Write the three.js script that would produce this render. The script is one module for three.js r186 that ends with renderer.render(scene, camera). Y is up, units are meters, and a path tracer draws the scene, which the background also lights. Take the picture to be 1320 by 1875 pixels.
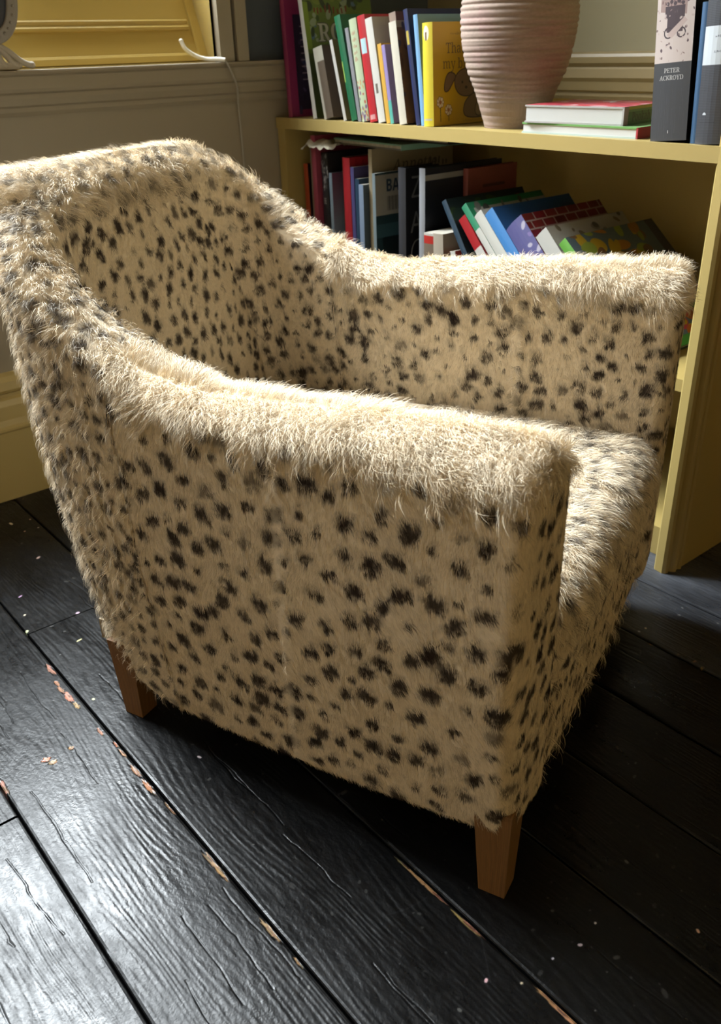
import * as THREE from 'three';
import { mergeGeometries, mergeVertices } from 'three/addons/utils/BufferGeometryUtils.js';
import { RectAreaLightUniformsLib } from 'three/addons/lights/RectAreaLightUniformsLib.js';
import { createNoise2D, createNoise3D } from 'simplex-noise';

// ------------------------------------------------------------------ camera, sky, light, exposure
const scene = new THREE.Scene();
const camera = new THREE.PerspectiveCamera(60.83, 1320 / 1875, 0.05, 60);
camera.position.set(0, 0.9, 0);
camera.rotation.set(-0.49171, 0.89379, -0.03036, 'YXZ');
camera.focus = 1.12;
camera.userData.fStop = 8;
camera.updateMatrixWorld(true);
scene.add(camera);

const renderer = new THREE.WebGLRenderer({ antialias: true });
renderer.toneMapping = THREE.LinearToneMapping;
renderer.toneMappingExposure = 1.0;
renderer.shadowMap.enabled = true;
renderer.shadowMap.type = THREE.PCFSoftShadowMap;
RectAreaLightUniformsLib.init();

scene.background = new THREE.Color().setRGB(4.2, 4.6, 5.1);      // bright overcast sky, seen only through the windows
// the bright part of the sky above the street, one panel outside each sash window of the left wall
function daylight(zMid, width, power) {
  const l = new THREE.RectAreaLight(new THREE.Color().setRGB(0.89, 0.96, 1.0), power, width, 1.9);
  l.position.set(-3.05, 3.15, zMid);
  l.lookAt(-0.9, 0.75, zMid);
  l.name = 'window_daylight';
  scene.add(l);
}
daylight(-0.4, 2.0, 112);
daylight(1.5, 1.6, 16);  // fill for the near side of the chair, outside the added second window

// ------------------------------------------------------------------ helpers
function rngOf(seed) {
  let s = seed | 0;
  return () => { s = (s + 0x6d2b79f5) | 0; let t = Math.imul(s ^ (s >>> 15), 1 | s); t = (t + Math.imul(t ^ (t >>> 7), 61 | t)) ^ t; return ((t ^ (t >>> 14)) >>> 0) / 4294967296; };
}
const clamp = (x, a, b) => Math.min(b, Math.max(a, x));
const mix = (a, b, t) => a + (b - a) * t;
const sstep = (a, b, x) => { const t = clamp((x - a) / (b - a), 0, 1); return t * t * (3 - 2 * t); };
function table(knots) {       // smooth interpolation through [x, y] pairs
  return (x) => {
    if (x <= knots[0][0]) return knots[0][1];
    for (let i = 1; i < knots.length; i++) if (x <= knots[i][0]) {
      const [x0, y0] = knots[i - 1], [x1, y1] = knots[i];
      const m = (k) => { if (k <= 0 || k >= knots.length - 1) return 0; return (knots[k + 1][1] - knots[k - 1][1]) / (knots[k + 1][0] - knots[k - 1][0]); };
      const h = x1 - x0, t = (x - x0) / h, t2 = t * t, t3 = t2 * t;
      return (2 * t3 - 3 * t2 + 1) * y0 + (t3 - 2 * t2 + t) * h * m(i - 1) + (-2 * t3 + 3 * t2) * y1 + (t3 - t2) * h * m(i);
    }
    return knots[knots.length - 1][1];
  };
}
const n2 = createNoise2D(rngOf(11)), n3 = createNoise3D(rngOf(12));
const lin = (r, g, b) => new THREE.Color().setRGB(r, g, b);
const std = (color, roughness = 0.7, more = {}) => new THREE.MeshStandardMaterial({ color, roughness, ...more });

const taken = new Map();
function numbered(name) { const k = taken.get(name) ?? 0; taken.set(name, k + 1); return k ? name + '_' + String(k).padStart(3, '0') : name; }
function thing(name, label, category, pos = [0, 0, 0], turn = 0, group) {
  const o = new THREE.Group(); o.name = numbered(name); o.position.set(...pos); o.rotation.y = turn;
  o.userData = { label, category }; if (group) o.userData.group = group;
  scene.add(o); return o;
}
function part(name, geometry, material, parent, label) {
  const m = new THREE.Mesh(geometry, material); m.name = name; parent.add(m); if (label) m.userData.label = label; return m;
}
function struct(name, geometry, material, label, category) {
  const m = geometry ? new THREE.Mesh(geometry, material) : new THREE.Group();
  m.name = name; m.userData = { kind: 'structure', label, category }; scene.add(m); return m;
}
function box(x0, x1, y0, y1, z0, z1) { const g = new THREE.BoxGeometry(x1 - x0, y1 - y0, z1 - z0); g.translate((x0 + x1) / 2, (y0 + y1) / 2, (z0 + z1) / 2); return g; }
function merged(list) { return mergeGeometries(list.map((g) => { const q = g.index ? g.toNonIndexed() : g; for (const k of Object.keys(q.attributes)) if (!['position', 'normal', 'uv'].includes(k)) q.deleteAttribute(k); return q; })); }
function canvasTexture(w, h, draw, srgb = true) {
  const c = document.createElement('canvas'); c.width = w; c.height = h; const x = c.getContext('2d'); draw(x, w, h);
  const t = new THREE.CanvasTexture(c); if (srgb) t.colorSpace = THREE.SRGBColorSpace; t.magFilter = THREE.LinearFilter; return t;
}
// a profile (list of [out, height]) drawn along a horizontal run; out is measured along `outward`, the run from a to b
function moulding(profile, a, b, outward) {
  const pos = [], n = profile.length;
  const P = (k, e) => [e[0] + outward[0] * profile[k][0], profile[k][1], e[1] + outward[1] * profile[k][0]];
  for (let k = 0; k < n; k++) {
    const k2 = (k + 1) % n, p = P(k, a), q = P(k2, a), r = P(k2, b), s = P(k, b);
    pos.push(...p, ...q, ...r, ...p, ...r, ...s);
  }
  const shape = THREE.ShapeUtils.triangulateShape(profile.map((p) => new THREE.Vector2(...p)), []);
  for (const e of [a, b]) for (const t of shape) for (const k of t) pos.push(...P(k, e));
  const g = new THREE.BufferGeometry(); g.setAttribute('position', new THREE.Float32BufferAttribute(pos, 3)); g.computeVertexNormals(); return g;
}
// a point of the photograph (1320 x 1875) taken to the height h
const camDir = new THREE.Vector3();
function pixelAt(px, py, h = 0) {
  const f = 1596.93;
  camDir.set((px - 660) / f, (937.5 - py) / f, -1).applyQuaternion(camera.quaternion);
  const t = (h - 0.9) / camDir.y; return [camDir.x * t, camDir.z * t];
}

// ------------------------------------------------------------------ paints
function paintTexture(seed) {   // brushed gloss paint: fine relief only
  const r = rngOf(seed);
  return canvasTexture(512, 512, (x, w, h) => {
    x.fillStyle = '#808080'; x.fillRect(0, 0, w, h);
    for (let i = 0; i < 2600; i++) { const v = 118 + r() * 20 | 0; x.fillStyle = `rgba(${v},${v},${v},0.35)`; x.fillRect(r() * w, r() * h, 20 + r() * 90, 1 + r() * 2); }
    for (let i = 0; i < 240; i++) { const v = 90 + r() * 90 | 0; x.fillStyle = `rgba(${v},${v},${v},0.5)`; x.beginPath(); x.arc(r() * w, r() * h, 0.6 + r() * 1.8, 0, 7); x.fill(); }
  }, false);
}
const brush = paintTexture(3); brush.wrapS = brush.wrapT = THREE.RepeatWrapping;
const M = {
  drab: std(lin(0.25, 0.21, 0.15), 0.5, { bumpMap: brush, bumpScale: 0.0006 }),
  ochre: std(lin(0.32, 0.238, 0.08), 0.42, { bumpMap: brush, bumpScale: 0.0006 }),
  skirt: std(lin(0.42, 0.32, 0.125), 0.42, { bumpMap: brush, bumpScale: 0.0006 }),
  yellow: std(lin(0.43, 0.3, 0.072), 0.4, { bumpMap: brush, bumpScale: 0.0006 }),
  lit_wainscot: std(lin(0.62, 0.465, 0.165), 0.5, { bumpMap: brush, bumpScale: 0.0006 }),  // wall colour lightened, in place of light missing inside the bookcase
  stone: std(lin(0.2, 0.168, 0.088), 0.7),  // on the back wall: same wall darkened, for dimmer light above the dado
  brown: std(lin(0.22, 0.163, 0.075), 0.45),
  slate: std(lin(0.05, 0.062, 0.078), 0.7),
  plaster: std(lin(0.62, 0.54, 0.4), 0.9),
  roomWall: std(lin(0.6, 0.41, 0.17), 0.85),
  white: std(lin(0.75, 0.74, 0.7), 0.45),
  glass: new THREE.MeshPhysicalMaterial({ color: 0xffffff, roughness: 0.02, transmission: 1, thickness: 0, ior: 1.5 }),
  under: std(lin(0.006, 0.006, 0.006), 1),
};

// ------------------------------------------------------------------ floor of black painted boards
const FX0 = -2.05, FX1 = 0.25, FZ0 = -1.55, FZ1 = 0.35;
const floorUv = (px, py) => { const [x, z] = pixelAt(px, py); return [(x - FX0) / (FX1 - FX0), (z - FZ0) / (FZ1 - FZ0)]; };
const zEdges = [-1.83, -1.74, -1.585, -1.43, -1.269, -1.118, -0.965, -0.81, -0.654, -0.505, -0.328, -0.164, 0.02, 0.19, 0.36, 0.53, 0.7, 0.87, 1.04, 1.21, 1.38, 1.55, 1.72, 1.89, 2.06, 2.23, 2.4, 2.6];
const FW = 2048, FH = 1692;
const chips = [   // bare wood where the paint has flaked along the joints: photo pixels, size in pixels
  [92, 1225, 10, 24], [104, 1250, 8, 10], [112, 1262, 9, 16], [126, 1276, 12, 18], [140, 1290, 9, 14], [183, 1338, 6, 14], [212, 1362, 5, 10], [224, 1378, 6, 14],
  [248, 1410, 9, 20], [272, 1440, 9, 22], [390, 1580, 9, 30], [404, 1596, 7, 20], [310, 1478, 4, 18], [494, 1702, 8, 26], [545, 1760, 4, 12],
  [770, 1612, 7, 40], [792, 1632, 6, 28], [850, 1688, 6, 28], [868, 1700, 5, 18], [1018, 1842, 7, 36], [1034, 1860, 6, 22], [735, 1580, 4, 16],
  [6, 1440, 10, 20], [84, 1390, 20, 6], [96, 1394, 16, 6], [130, 1368, 10, 5], [1192, 1179, 8, 4], [1272, 1211, 9, 3], [1286, 1222, 8, 3], [1242, 1198, 4, 2],
];
const specks = [[70, 1020, 7, 3], [20, 958, 9, 3], [45, 972, 3, 2], [55, 950, 3, 2], [70, 965, 3, 2], [37, 1091, 6, 2], [45, 1125, 3, 3], [142, 1121, 5, 3], [48, 1155, 5, 4], [171, 1280, 3, 3], [145, 1172, 7, 2],
  [365, 1386, 5, 2], [1090, 1690, 2, 2], [1062, 1730, 4, 2], [1012, 1755, 2, 2], [890, 1795, 4, 2], [1278, 1704, 4, 2], [955, 1800, 2, 2], [1170, 1156, 3, 2], [1182, 1150, 3, 2]];
function drawChips(x, fill, edge) {
  const r = rngOf(77);
  for (const [px, py, w, l] of chips) {
    const [u, v] = floorUv(px, py), [u2, v2] = floorUv(px + 6, py + 7);
    const along = l * 0.55, across = w * 0.38;
    x.save(); x.translate(u * FW, (1 - v) * FH); void u2; void v2;
    x.fillStyle = fill(r); x.beginPath();
    for (let k = 0; k < 22; k++) { const a = k / 22 * 6.283, q = 0.55 + 0.6 * r(); x.lineTo(Math.cos(a) * along * q * 1.5, Math.sin(a) * across * q); }
    x.closePath(); x.fill();
    if (edge) for (let k = 0; k < 4; k++) { x.fillStyle = edge(r); x.fillRect((r() - 0.5) * along * 2, (r() - 0.5) * across, 2 + r() * along, 1); }
    x.restore();
  }
}
const grainField = (px, py) => {   // flat-sawn grain in pixels of the floor texture: long bands that swirl round knots
  const x = px / FW * (FX1 - FX0), z = py / FH * (FZ1 - FZ0);
  let warp = 0.012 * n2(x * 2.2, z * 9) + 0.02 * n2(x * 0.9 + 7, z * 4);
  for (const [kx, kz, ks] of [[1.28, 0.5, 0.05], [1.55, 0.42, 0.035], [0.9, 0.56, 0.04], [1.1, 0.86, 0.05], [0.5, 0.5, 0.04]]) {
    const d = Math.hypot((x - kx) * 0.4, z - kz); warp += 0.035 * Math.exp(-d * d / (ks * ks)) ;
  }
  return (z + warp) * 760 + 1.6 * n2(x * 5, z * 60);
};
// the boards along the bookcase are coloured a lighter blue-grey, with scuffs
const paleBoard = (i, j) => { const z = FZ1 - j / FH * (FZ1 - FZ0), x = FX0 + i / FW * (FX1 - FX0); return z < -1.118 && x > -1.3; };
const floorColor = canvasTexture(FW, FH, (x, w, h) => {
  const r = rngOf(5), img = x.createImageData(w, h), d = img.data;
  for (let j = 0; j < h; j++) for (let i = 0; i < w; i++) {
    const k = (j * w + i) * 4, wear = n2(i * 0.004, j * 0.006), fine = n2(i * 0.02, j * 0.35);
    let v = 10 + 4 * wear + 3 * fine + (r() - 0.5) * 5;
    if (paleBoard(i, j)) v += 44 + 12 * wear + 8 * fine;
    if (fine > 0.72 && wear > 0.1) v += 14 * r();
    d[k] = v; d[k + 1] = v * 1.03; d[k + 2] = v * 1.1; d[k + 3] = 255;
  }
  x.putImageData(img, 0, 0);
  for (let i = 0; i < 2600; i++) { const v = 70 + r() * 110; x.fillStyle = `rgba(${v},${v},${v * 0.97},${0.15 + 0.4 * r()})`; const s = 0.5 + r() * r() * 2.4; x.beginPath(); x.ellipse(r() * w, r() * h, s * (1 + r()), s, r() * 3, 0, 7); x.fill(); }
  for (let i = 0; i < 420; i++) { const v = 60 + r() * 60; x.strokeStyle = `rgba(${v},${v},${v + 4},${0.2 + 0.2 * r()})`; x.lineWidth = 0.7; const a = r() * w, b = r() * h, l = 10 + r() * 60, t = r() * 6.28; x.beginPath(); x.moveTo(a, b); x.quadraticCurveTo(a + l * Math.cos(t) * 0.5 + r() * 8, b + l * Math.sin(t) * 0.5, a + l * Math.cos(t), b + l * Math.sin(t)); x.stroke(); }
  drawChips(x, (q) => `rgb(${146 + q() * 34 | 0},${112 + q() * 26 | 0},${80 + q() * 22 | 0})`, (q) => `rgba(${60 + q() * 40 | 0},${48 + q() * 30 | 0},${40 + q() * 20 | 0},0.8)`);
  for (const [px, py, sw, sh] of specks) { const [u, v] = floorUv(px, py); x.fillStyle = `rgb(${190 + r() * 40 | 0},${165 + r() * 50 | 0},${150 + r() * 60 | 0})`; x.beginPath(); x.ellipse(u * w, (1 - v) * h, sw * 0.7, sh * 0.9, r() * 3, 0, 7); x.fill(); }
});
const floorBump = (() => {
  const w = 2048, h = FH, data = new Uint8Array(w * h * 4), r = rngOf(9);
  const chipMask = document.createElement('canvas'); chipMask.width = w; chipMask.height = h; const cx = chipMask.getContext('2d');
  cx.fillStyle = '#000'; cx.fillRect(0, 0, w, h); drawChips(cx, () => '#fff');
  // cracks that follow the grain and nail holes
  cx.strokeStyle = '#999'; cx.lineWidth = 1.6;
  for (let i = 0; i < 220; i++) { let a = r() * w, b = r() * h; cx.beginPath(); cx.moveTo(a, b); for (let k = 0; k < 9; k++) { a += 6 + r() * 18; b += (r() - 0.5) * 5; cx.lineTo(a, b); } cx.stroke(); }
  const mask = cx.getImageData(0, 0, w, h).data;
  for (let j = 0; j < h; j++) for (let i = 0; i < w; i++) {
    const k = (j * w + i) * 4, g = grainField(i, j), band = Math.sin(g), worn = 0.5 + 0.5 * n2(i * 0.0045 + 3, j * 0.007);
    let v = 128 + worn * (20 * band + 10 * Math.sin(g * 0.37 + 1)) + 16 * n2(i * 0.008, j * 0.02) + 14 * n2(i * 0.03, j * 0.09) + 8 * n2(i * 0.1, j * 0.2) + (r() - 0.5) * 14;
    v -= mask[k] * 0.35; data[k] = data[k + 1] = data[k + 2] = clamp(v, 0, 255); data[k + 3] = 255;
  }
  const t = new THREE.DataTexture(data, w, h); t.magFilter = THREE.LinearFilter; t.flipY = true; return t;
})();
const floorRough = (() => {
  const w = 1024, h = 846, data = new Uint8Array(w * h * 4), r = rngOf(19);
  for (let j = 0; j < h; j++) for (let i = 0; i < w; i++) { const k = (j * w + i) * 4, v = 92 + 18 * n2(i * 0.01, j * 0.02) + 14 * n2(i * 0.05, j * 0.2) + (r() - 0.5) * 16; data[k] = data[k + 1] = data[k + 2] = clamp(v, 0, 255); data[k + 3] = 255; }
  const t = new THREE.DataTexture(data, w, h); t.magFilter = THREE.LinearFilter; t.flipY = true; return t;
})();
for (const t of [floorColor, floorBump, floorRough]) { t.wrapS = t.wrapT = THREE.MirroredRepeatWrapping; t.needsUpdate = true; }
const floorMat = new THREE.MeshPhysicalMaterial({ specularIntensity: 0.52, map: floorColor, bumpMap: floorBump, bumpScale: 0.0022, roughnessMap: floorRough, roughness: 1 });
{
  const floor = struct('floor', null, null, 'worn black painted wooden floorboards with flaking joints', 'floor');
  part('subfloor', box(-2.15, 2.4, -0.12, -0.03, -2.0, 2.75), M.under, floor);
  const r = rngOf(31);
  const [jx] = pixelAt(105, 1139), [jx2] = pixelAt(15, 1503);
  const joints = { 9: [jx], 11: [jx2], 10: [0.5], 7: [0.9], 8: [0.35], 6: [1.1], 5: [0.6], 4: [-0.2], 12: [0.1] };
  for (let i = 0; i + 1 < zEdges.length; i++) {
    const cuts = [-1.96, ...(joints[i] ?? [(r() - 0.3) * 2]), 2.32];
    for (let k = 0; k + 1 < cuts.length; k++) {
      const x0 = cuts[k] + 0.002, x1 = cuts[k + 1] - 0.002, g = 0.0011 + 0.0009 * r(), za = zEdges[i] + g, zb = zEdges[i + 1] - g, c = 0.0024, y = (r() - 0.5) * 0.0024 - 0.001;
      const s = new THREE.Shape([[za, -0.03], [zb, -0.03], [zb, y - c], [zb - c * 0.5, y - c * 0.3], [zb - c * 1.6, y], [za + c * 1.6, y], [za + c * 0.5, y - c * 0.3], [za, y - c]].map((p) => new THREE.Vector2(...p)));
      const e = new THREE.ExtrudeGeometry(s, { depth: x1 - x0, bevelEnabled: false });
      e.rotateY(Math.PI / 2); // shape x -> -z, depth -> x
      e.scale(1, 1, -1);
      const idx = e.attributes.position; for (let q = 0; q < idx.count; q += 3) { const a = [idx.getX(q + 1), idx.getY(q + 1), idx.getZ(q + 1)]; idx.setXYZ(q + 1, idx.getX(q + 2), idx.getY(q + 2), idx.getZ(q + 2)); idx.setXYZ(q + 2, ...a); }
      e.translate(x0, 0, 0);
      const uv = e.attributes.uv; for (let q = 0; q < uv.count; q++) uv.setXY(q, (idx.getX(q) - FX0) / (FX1 - FX0), (idx.getZ(q) - FZ0) / (FZ1 - FZ0));
      e.computeVertexNormals();
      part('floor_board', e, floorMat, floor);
    }
  }
}

// ------------------------------------------------------------------ room shell
const WX = -1.93, BZ = -1.83, CEIL = 2.75;
const W1 = [-1.166, 0.12], W2 = [0.75, 2.05], WH = 2.52;
{
  const left = struct('wall_left', null, null, 'drab painted panelled wall below the window sill', 'wall');
  part('lower_wall', box(WX - 0.26, WX, -0.02, 0.86, BZ - 0.2, 2.75), M.drab, left);
  part('upper_wall', merged([box(WX - 0.26, WX, WH, CEIL + 0.1, BZ - 0.2, 2.75), box(WX - 0.26, WX, 0.86, WH, W1[1], W2[0]), box(WX - 0.26, WX, 0.86, WH, W2[1], 2.75)]), M.plaster, left);
  part('slate_panel', box(WX - 0.26, WX, 0.86, WH, BZ - 0.2, W1[0]), M.slate, left, 'dark slate blue strip beside the window');  // strip of wall given a dark slate blue colour
  const backWall = struct('wall_back', null, null, 'wall behind the bookcase, its colour lightened below the dado and darkened above in place of light', 'wall');
  part('lit_wainscot', box(WX, 2.5, -0.02, 0.8, BZ - 0.2, BZ), M.lit_wainscot, backWall);
  part('upper_wall', box(WX, 2.5, 0.8, CEIL + 0.1, BZ - 0.2, BZ), M.stone, backWall);
  struct('wall_right', box(2.3, 2.5, -0.02, CEIL + 0.1, BZ, 2.75), M.roomWall, 'ochre wall opposite the windows', 'wall');
  struct('wall_front', box(WX, 2.3, -0.02, CEIL + 0.1, 2.6, 2.75), M.roomWall, 'ochre wall facing the bookcase', 'wall');
  struct('ceiling', box(WX - 0.26, 2.5, CEIL, CEIL + 0.1, BZ - 0.2, 2.75), M.plaster, 'pale plaster ceiling', 'ceiling');
  // skirting with moulded cap
  const base = [[0, 0], [0.032, 0], [0.032, 0.158], [0.035, 0.163], [0.035, 0.168], [0.029, 0.172], [0.026, 0.185], [0.025, 0.215], [0.02, 0.228], [0.013, 0.232], [0.013, 0.24], [0.019, 0.244], [0.022, 0.25], [0.02, 0.268], [0.012, 0.278], [0.004, 0.283], [0, 0.284]];
  struct('baseboard_left', moulding(base, [WX, BZ], [WX, 2.6], [1, 0]), M.skirt, 'moulded ochre skirting board under the window', 'skirting');
  struct('baseboard_back', moulding(base, [-0.7, BZ], [2.3, BZ], [0, 1]), M.skirt, 'moulded skirting board beyond the bookcase', 'skirting');
  // sill / dado rail along the window wall and the dado of the bookcase wall
  const dado = [[0, 0.79], [0.004, 0.79], [0.008, 0.798], [0.008, 0.806], [0.013, 0.81], [0.016, 0.822], [0.016, 0.83], [0.022, 0.834], [0.024, 0.84], [0.024, 0.862], [0.03, 0.866], [0.032, 0.87], [0.031, 0.873], [0.0, 0.874]];
  struct('trim_1', moulding(dado, [WX, BZ], [WX, 2.6], [1, 0]), M.drab, 'moulded window sill rail on the drab wall', 'sill');
  const dado2 = [[0, 0.775], [0.01, 0.775], [0.014, 0.782], [0.014, 0.79], [0.02, 0.794], [0.024, 0.812], [0.03, 0.82], [0.03, 0.838], [0.026, 0.842], [0.034, 0.85], [0.036, 0.862], [0.034, 0.868], [0.02, 0.871], [0, 0.872]];
  struct('trim_2', moulding(dado2, [WX, BZ], [2.3, BZ], [0, 1]), M.brown, 'stepped dado moulding on the wall behind the pot', 'moulding');
  // architrave strips beside the window
  const arch = struct('trim_3', null, null, 'narrow drab architrave strips with a dark gap beside the window', 'architrave');
  part('strip', box(WX, WX + 0.02, 0.874, WH, -1.208, -1.172), M.drab, arch);
  part('strip', box(WX, WX + 0.024, 0.874, WH, -1.245, -1.216), M.drab, arch);
}
// windows: sloping panel below, jambs, sash frame, bars and panes
function sash(name, z0, z1, label) {
  const w = struct(name, null, null, label, 'window');
  const xg = -2.06, y0 = 1.11;
  part('jamb', box(WX - 0.26, WX, 0.874, WH, z0 - 0.006, z0), M.yellow, w);
  part('jamb', box(WX - 0.26, WX, 0.874, WH, z1, z1 + 0.006), M.yellow, w);
  part('sill_board', box(-1.99, WX + 0.001, 0.868, 0.8755, z0, z1), M.yellow, w);
  // sloping panel: built flat, then laid back
  const L = 0.25, tilt = Math.atan2(0.095, 0.232), pan = new THREE.Group(); pan.name = 'panel'; pan.position.set(-1.96, 0.876, 0); pan.rotation.z = tilt; w.add(pan);
  part('panel_board', box(-0.02, 0, 0, L, z0, z1), M.yellow, pan);
  part('bead', moulding([[0, 0.0], [0.006, 0.0], [0.006, 0.012], [0.004, 0.018], [0, 0.02]], [0, z0 + 0.02], [0, z1 - 0.02], [1, 0]), M.yellow, pan);
  part('bead', moulding([[0, 0.068], [0.005, 0.068], [0.007, 0.073], [0.005, 0.077], [0.004, 0.081], [0.007, 0.086], [0.005, 0.09], [0, 0.09]], [0, z0 + 0.028], [0, z1 - 0.028], [1, 0]), M.yellow, pan);
  for (const [a, b] of [[z0, z0 + 0.02], [z1 - 0.02, z1]]) part('stile', box(0, 0.007, 0, L, a, b), M.yellow, pan);
  part('sash_frame', merged([box(xg - 0.02, xg + 0.02, y0, y0 + 0.05, z0, z1), box(xg - 0.02, xg + 0.02, WH - 0.05, WH, z0, z1), box(xg - 0.02, xg + 0.02, y0 + 0.05, WH - 0.05, z0, z0 + 0.05), box(xg - 0.02, xg + 0.02, y0 + 0.05, WH - 0.05, z1 - 0.05, z1), box(xg - 0.025, xg + 0.025, 1.79, 1.83, z0 + 0.05, z1 - 0.05)]), M.white, w);
  const nz = 3, ny = 2, zw = (z1 - z0 - 0.1) / nz;
  for (let i = 1; i < nz; i++) part('glazing_bar', box(xg - 0.012, xg + 0.012, y0 + 0.05, WH - 0.05, z0 + 0.05 + i * zw - 0.009, z0 + 0.05 + i * zw + 0.009), M.white, w);
  for (const [a, b] of [[y0 + 0.05, 1.79], [1.83, WH - 0.05]]) for (let i = 0; i < nz; i++) part('pane', box(xg - 0.002, xg + 0.002, a, b, z0 + 0.05 + i * zw + 0.009, z0 + 0.05 + (i + 1) * zw - 0.009), M.glass, w);
  void ny;
}
sash('window_1', W1[0], W1[1], 'sash window with a sloping yellow panel above the sill');
sash('window_2', W2[0], W2[1], 'second sash window added out of view to light the near side of the armchair');  // unseen window, added for the light it throws on the chair

// ------------------------------------------------------------------ bookcase
const SHELF = 0.75, LOW = 0.372, BF = -1.32, BR = -0.722, BL = -1.925;
{
  const b = thing('bookcase', 'low ochre yellow painted bookcase with moulded end post standing against the wall', 'bookcase');
  const t = 0.026;
  part('shelf', box(BL, BR - t, SHELF - 0.024, SHELF, BZ + 0.001, BF), M.ochre, b);
  part('shelf', box(BL + 0.03, BR - t, LOW - 0.022, LOW, BZ + 0.001, BF - 0.02), M.ochre, b);
  part('side_panel', box(BL, BL + 0.028, 0.0, SHELF - 0.024, BZ + 0.001, BF - 0.004), M.ochre, b);
  const side = part('side_panel', box(BR - t, BR, 0.0, 1.6, BZ + 0.04, BF - 0.024), M.ochre, b);
  // moulded front post of the end panel: rounded nose and two beads
  const prof = [[-t - 0.006, -0.03], [-t - 0.006, -0.004], [-t - 0.002, 0], [-0.012, 0.002], [-0.006, -0.001], [-0.004, -0.008], [-0.007, -0.012], [0.001, -0.017], [0.0035, -0.022], [0.001, -0.027], [-0.004, -0.03], [0.002, -0.034], [0.004, -0.039], [0.001, -0.044], [-0.002, -0.046], [-t, -0.046]];
  const s = new THREE.Shape(prof.map(([x, z]) => new THREE.Vector2(x, -z)));
  const g = new THREE.ExtrudeGeometry(s, { depth: 1.6, bevelEnabled: false }); g.rotateX(-Math.PI / 2); g.translate(BR, 0, BF);
  part('post_moulding', g, M.ochre, b); void side;
  part('plinth', box(BL + 0.028, BR - t, 0, 0.06, BZ + 0.02, BF - 0.05), M.ochre, b);
}


// ------------------------------------------------------------------ books
const pageTex = canvasTexture(64, 64, (x, w, h) => { const r = rngOf(21); x.fillStyle = '#ddd5c2'; x.fillRect(0, 0, w, h); for (let i = 0; i < 64; i++) { const v = 178 + r() * 50 | 0; x.fillStyle = `rgb(${v},${v - 6},${v - 22})`; x.fillRect(i, 0, 0.6, h); } });
const pageMat = new THREE.MeshStandardMaterial({ map: pageTex, color: lin(0.55, 0.55, 0.55), roughness: 0.9 });
const css = (c) => std(new THREE.Color(c).multiplyScalar(0.55), 0.5);
const printed = (w, h, draw, rough = 0.4) => new THREE.MeshStandardMaterial({ map: canvasTexture(w, h, draw), color: lin(0.55, 0.55, 0.55), roughness: rough });
// foot: lower left corner of the spine on the shelf; lean: radians, top towards the window wall; t x h x d metres
function book(label, [x, y, z], [t, h, d], lean, look) {
  const o = thing('book', label, 'book', [x, y, z], 0, undefined);
  const lower = t * Math.sin(Math.abs(lean)); if (lean < 0) o.position.y += lower;
  o.rotation.z = lean; if (look.yaw) { o.rotation.order = 'YXZ'; o.rotation.y = look.yaw; }
  const c = look.soft ? 0.0008 : 0.0024, lip = look.soft ? 0 : 0.003;
  const cover = css(look.cover), front = look.front ?? cover, back = look.back ?? cover;
  const sp = look.spine ? (look.spine.isMaterial ? look.spine : css(look.spine)) : cover;
  const right = new THREE.BoxGeometry(c, h, d); right.translate(t - c / 2, h / 2, -d / 2);
  part('cover_board', right, [front, cover, cover, cover, cover, cover], o);
  const left = new THREE.BoxGeometry(c, h, d); left.translate(c / 2, h / 2, -d / 2);
  part('cover_board', left, back, o);
  // spine: a shallow curve
  const n = 6, k = look.soft ? 0.04 : 0.1, pos = [], uv = [], idx = [];
  for (let i = 0; i <= n; i++) { const a = i / n, zz = k * Math.min(t, 0.05) * Math.sin(a * Math.PI) + 0.0002; for (const yy of [0, h]) { pos.push(a * t, yy, zz); uv.push(a, yy / h); } }
  for (let i = 0; i < n; i++) { const a = i * 2; idx.push(a, a + 2, a + 1, a + 1, a + 2, a + 3); }
  const base = pos.length / 3; for (let i = 0; i <= n; i++) for (const yy of [0, h]) { pos.push(i / n * t, yy, -0.0022); uv.push(i / n, yy / h); }
  for (let i = 0; i < n; i++) { const a = base + i * 2, b = i * 2; idx.push(a, a + 1, a + 2, a + 1, a + 3, a + 2, b + 1, b + 3, a + 1, a + 1, b + 3, a + 3, b, a, b + 2, a, a + 2, b + 2); }
  let g = new THREE.BufferGeometry(); g.setAttribute('position', new THREE.Float32BufferAttribute(pos, 3)); g.setAttribute('uv', new THREE.Float32BufferAttribute(uv, 2)); g.setIndex(idx); g = g.toNonIndexed(); g.computeVertexNormals();
  part('spine', g, sp, o);
  const pg = new THREE.BoxGeometry(t - 2 * c, h - 2 * lip, d - lip - 0.003); pg.translate(t / 2, h / 2, -d / 2 + (lip - 0.003) / 2 - 0.0005);
  part('pages', pg, look.pages ?? pageMat, o);
  return o;
}
const scribble = (x, r, w, h, n, cols, s) => { for (let i = 0; i < n; i++) { x.fillStyle = cols[Math.floor(r() * cols.length)]; x.beginPath(); x.ellipse(r() * w, r() * h, s * (0.4 + r()), s * (0.3 + 0.7 * r()), r() * 3, 0, 7); x.fill(); } };
// print too small to read in the photograph: a row of short uneven strokes
const squiggle = (x, x0, y0, w, h, color, seed) => { const r = rngOf(seed); x.strokeStyle = color; x.lineWidth = Math.max(1, h * 0.2); x.beginPath(); for (let a = x0; a < x0 + w; a += h * (0.4 + 0.35 * r())) { x.moveTo(a, y0 - h * r() * 0.3); x.lineTo(a + h * 0.2 * (r() - 0.5), y0 - h * (0.5 + 0.5 * r())); } x.stroke(); };
const D = (deg) => deg * Math.PI / 180;
const ZT = -1.334;
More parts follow.
